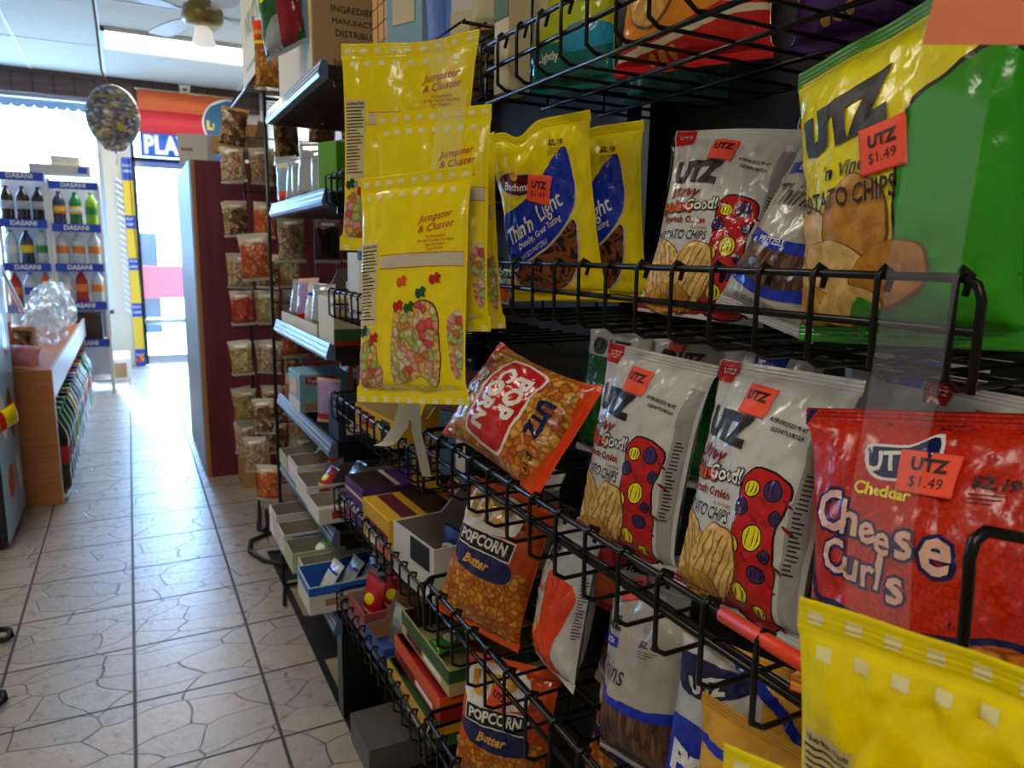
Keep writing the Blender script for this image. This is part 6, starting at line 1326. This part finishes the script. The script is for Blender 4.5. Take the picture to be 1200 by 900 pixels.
# balloon on a cord from the ceiling
bl = empty('foil_balloon', 'round foil balloon with a colourful newspaper print hanging from a cord', 'balloon', (-.03, 6.0, 2.11), (0, R(0), 0))
BP_ = bpy.data.materials.new('balloon_print'); 
def balloon_mat():
    m, nt, b = _new('balloon_print'); N = nt.nodes; L = nt.links
    tc = N.new('ShaderNodeTexCoord'); mp = N.new('ShaderNodeMapping'); mp.inputs['Rotation'].default_value = (0, R(28), 0); mp.inputs['Scale'].default_value = (38, 1, 62); L.new(tc.outputs['Object'], mp.inputs['Vector'])
    sx = N.new('ShaderNodeSeparateXYZ'); L.new(mp.outputs[0], sx.inputs[0]); cb = N.new('ShaderNodeCombineXYZ'); L.new(sx.outputs[0], cb.inputs[0]); L.new(sx.outputs[2], cb.inputs[1])
    v = N.new('ShaderNodeTexVoronoi'); v.voronoi_dimensions = '2D'; v.distance = 'CHEBYCHEV'; v.inputs['Scale'].default_value = 1; L.new(cb.outputs[0], v.inputs['Vector'])
    sp = N.new('ShaderNodeSeparateColor'); L.new(v.outputs['Color'], sp.inputs[0]); rp = N.new('ShaderNodeValToRGB'); rp.color_ramp.interpolation = 'CONSTANT'; e = rp.color_ramp.elements
    cs = ['#5b5a5e', '#a8a5a2', '#cfcabf', '#77747a', '#b79a52', '#8b6a6a', '#6a7a9a', '#dcd8ca', '#96908e', '#8b9a5c']
    for i, c in enumerate(cs):
        x = e[i] if i < 2 else e.new(i/len(cs)); x.position = i/len(cs); x.color = col4(c)
    L.new(sp.outputs[0], rp.inputs[0]); L.new(rp.outputs[0], b.inputs['Base Color']); b.inputs['Roughness'].default_value = .22; b.inputs['Metallic'].default_value = .0
    return m
bpy.data.materials.remove(BP_); BMAT = balloon_mat()
m = MB(); vs = []; fs = []; nu, nv = 48, 20; rb = .17
for j in range(nv+1):
    t = -PI/2+PI*j/nv
    for i in range(nu):
        a = 2*PI*i/nu; r_b = rb*math.cos(t)**.9 if 0 < j < nv else 0
        pk = 1+.02*math.sin(a*24)*max(0, math.cos(t)**.5 if math.cos(t) > 0 else 0)*(abs(math.cos(t)) > .9)
        x, z = r_b*pk*math.cos(a), r_b*pk*math.sin(a); vs.append((x, .085*math.sin(t), z*1.26+(-.02 if math.sin(a) < -.9 else 0)))
for j in range(nv):
    for i in range(nu): fs.append((j*nu+i, j*nu+(i+1) % nu, (j+1)*nu+(i+1) % nu, (j+1)*nu+i))
m.add(vs, fs, BMAT, True); bb = m.build('balloon_body', bl)
def onball(pts, mm, k=0):
    vv = []
    for x, z in pts:
        q = min(.985, math.hypot(x, z/1.26)/rb); t = math.acos(min(1, q**(1/.9))); vv.append((x, -.085*math.sin(t)-.0015-.001*k, z))
    m.add(vv, [tuple(range(len(vv)))], mm)
m = MB()
for i in range(5):
    a0 = R(-78+14*i); a1 = R(-64+14*i); onball([(.10*math.cos(a0), .10*math.sin(a0)), (.155*math.cos(a0), .155*math.sin(a0)), (.155*math.cos(a1), .155*math.sin(a1)), (.10*math.cos(a1), .10*math.sin(a1))], (LB2, BLKM, LW, LB2, LW)[i])
onball(ell(.045, -.075, .024, .024), LY, 1); m.build('printed_badge', bl)
m = MB(); m.tube([(0, 0, -.205), (.0, 0, -.23), (.01, 0, -.26), (-.005, 0, -.32)], .003, LW); m.lathe([(.004, -.215), (.012, -.235), (.004, -.245)], ALU, n=8); m.build('balloon_neck', bl)
m = MB(); m.tube([(-.02, 0, .21), (-.05, 0, .30), (-.06, 0, .60), (-.07, 0, ZC-2.12)], .0075, mat('cord_brown', '#6a564a', .6), 8); m.build('hanging_cord', bl)
# ceiling fan
fn = empty('ceiling_fan', 'white and brass ceiling fan with a glass lamp shade', 'ceiling fan', (.48, 4.95, ZC))
BRASS = mat('aged_brass', '#9c8a55', .35, .6)
m = MB(); m.lathe([(.001, 0), (.07, -.001), (.06, -.05), (.016, -.07), (.016, -.16), (.04, -.20), (.055, -.22)], PLW, n=20); m.build('stem', fn)
m = MB(); m.lathe([(.055, -.22), (.10, -.25), (.115, -.28), (.115, -.33), (.09, -.36), (.001, -.365)], BRASS, n=24); m.build('motor_housing', fn)
for i in range(4):
    a = R(20+90*i); m = MB(); m.slab(blob([(.10, -.03), (.16, -.02), (.26, -.062), (.60, -.07), (.63, 0), (.60, .07), (.26, .062), (.16, .02), (.10, .03)], 3), .008, PLW, 'z', -.295); m.xf(Matrix.Rotation(a, 4, 'Z') @ Matrix.Rotation(R(0), 4, 'X')); m.build('blade', fn)
m = MB(); m.lathe([(.03, -.36), (.045, -.38), (.065, -.45), (.062, -.47), (.001, -.475)], glow('fan_shade', '#f4f1e6', .6), n=18); m.build('lamp_shade', fn)
# small fixtures at the shop front
dv = empty('motion_sensor', 'cream motion sensor mounted high above the lottery banner', 'sensor', (.62, Y1-.11, 2.80))
m = MB(); m.slab([(-.055, .06), (.055, .06), (.035, -.06), (-.035, -.06)], .05, mat('sensor_cream', '#cfc9b4', .5), 'y', -.01); m.build('housing', dv); m = MB(); m.box((-.02, -.0105-.004, .0), (.02, -.0105, .025), BLKM); m.build('lens', dv)
m = MB()
for i in range(26): m.slab(blob([(-.05, 0), (.05, 0), (.05, -.05), (.03, -.085), (-.03, -.085), (-.05, -.05)], 2), .01, mat('awning_slate', '#5b6d7d', .7), 'y', 0); m.xf(Matrix.Translation((-2.3+.095*i, Y1+.35, 2.66)), len(m.v)-2*12)
m.box((-2.4, Y1+.34, 2.64), (.1, Y1+.36, 2.70), mat('awning_slate', '#5b6d7d', .7)); m.slab([(Y1+.13, 2.74), (Y1+.36, 2.68), (Y1+.36, 2.70), (Y1+.13, 2.78)], 2.5, mat('awning_slate', '#5b6d7d', .7), 'x', -2.4); tag(m.build('awning'), 'slate awning with a scalloped edge outside the shop window', 'awning')
sm = empty('ceiling_vent', 'round flush plate on the ceiling near the balloon cord', 'ceiling plate', (-.35, 5.6, ZC)); m = MB(); m.lathe([(.001, -.0005), (.12, -.0005), (.115, -.012), (.09, -.012), (.085, -.005), (.001, -.006)], CEILB, n=28); m.build('plate', sm)
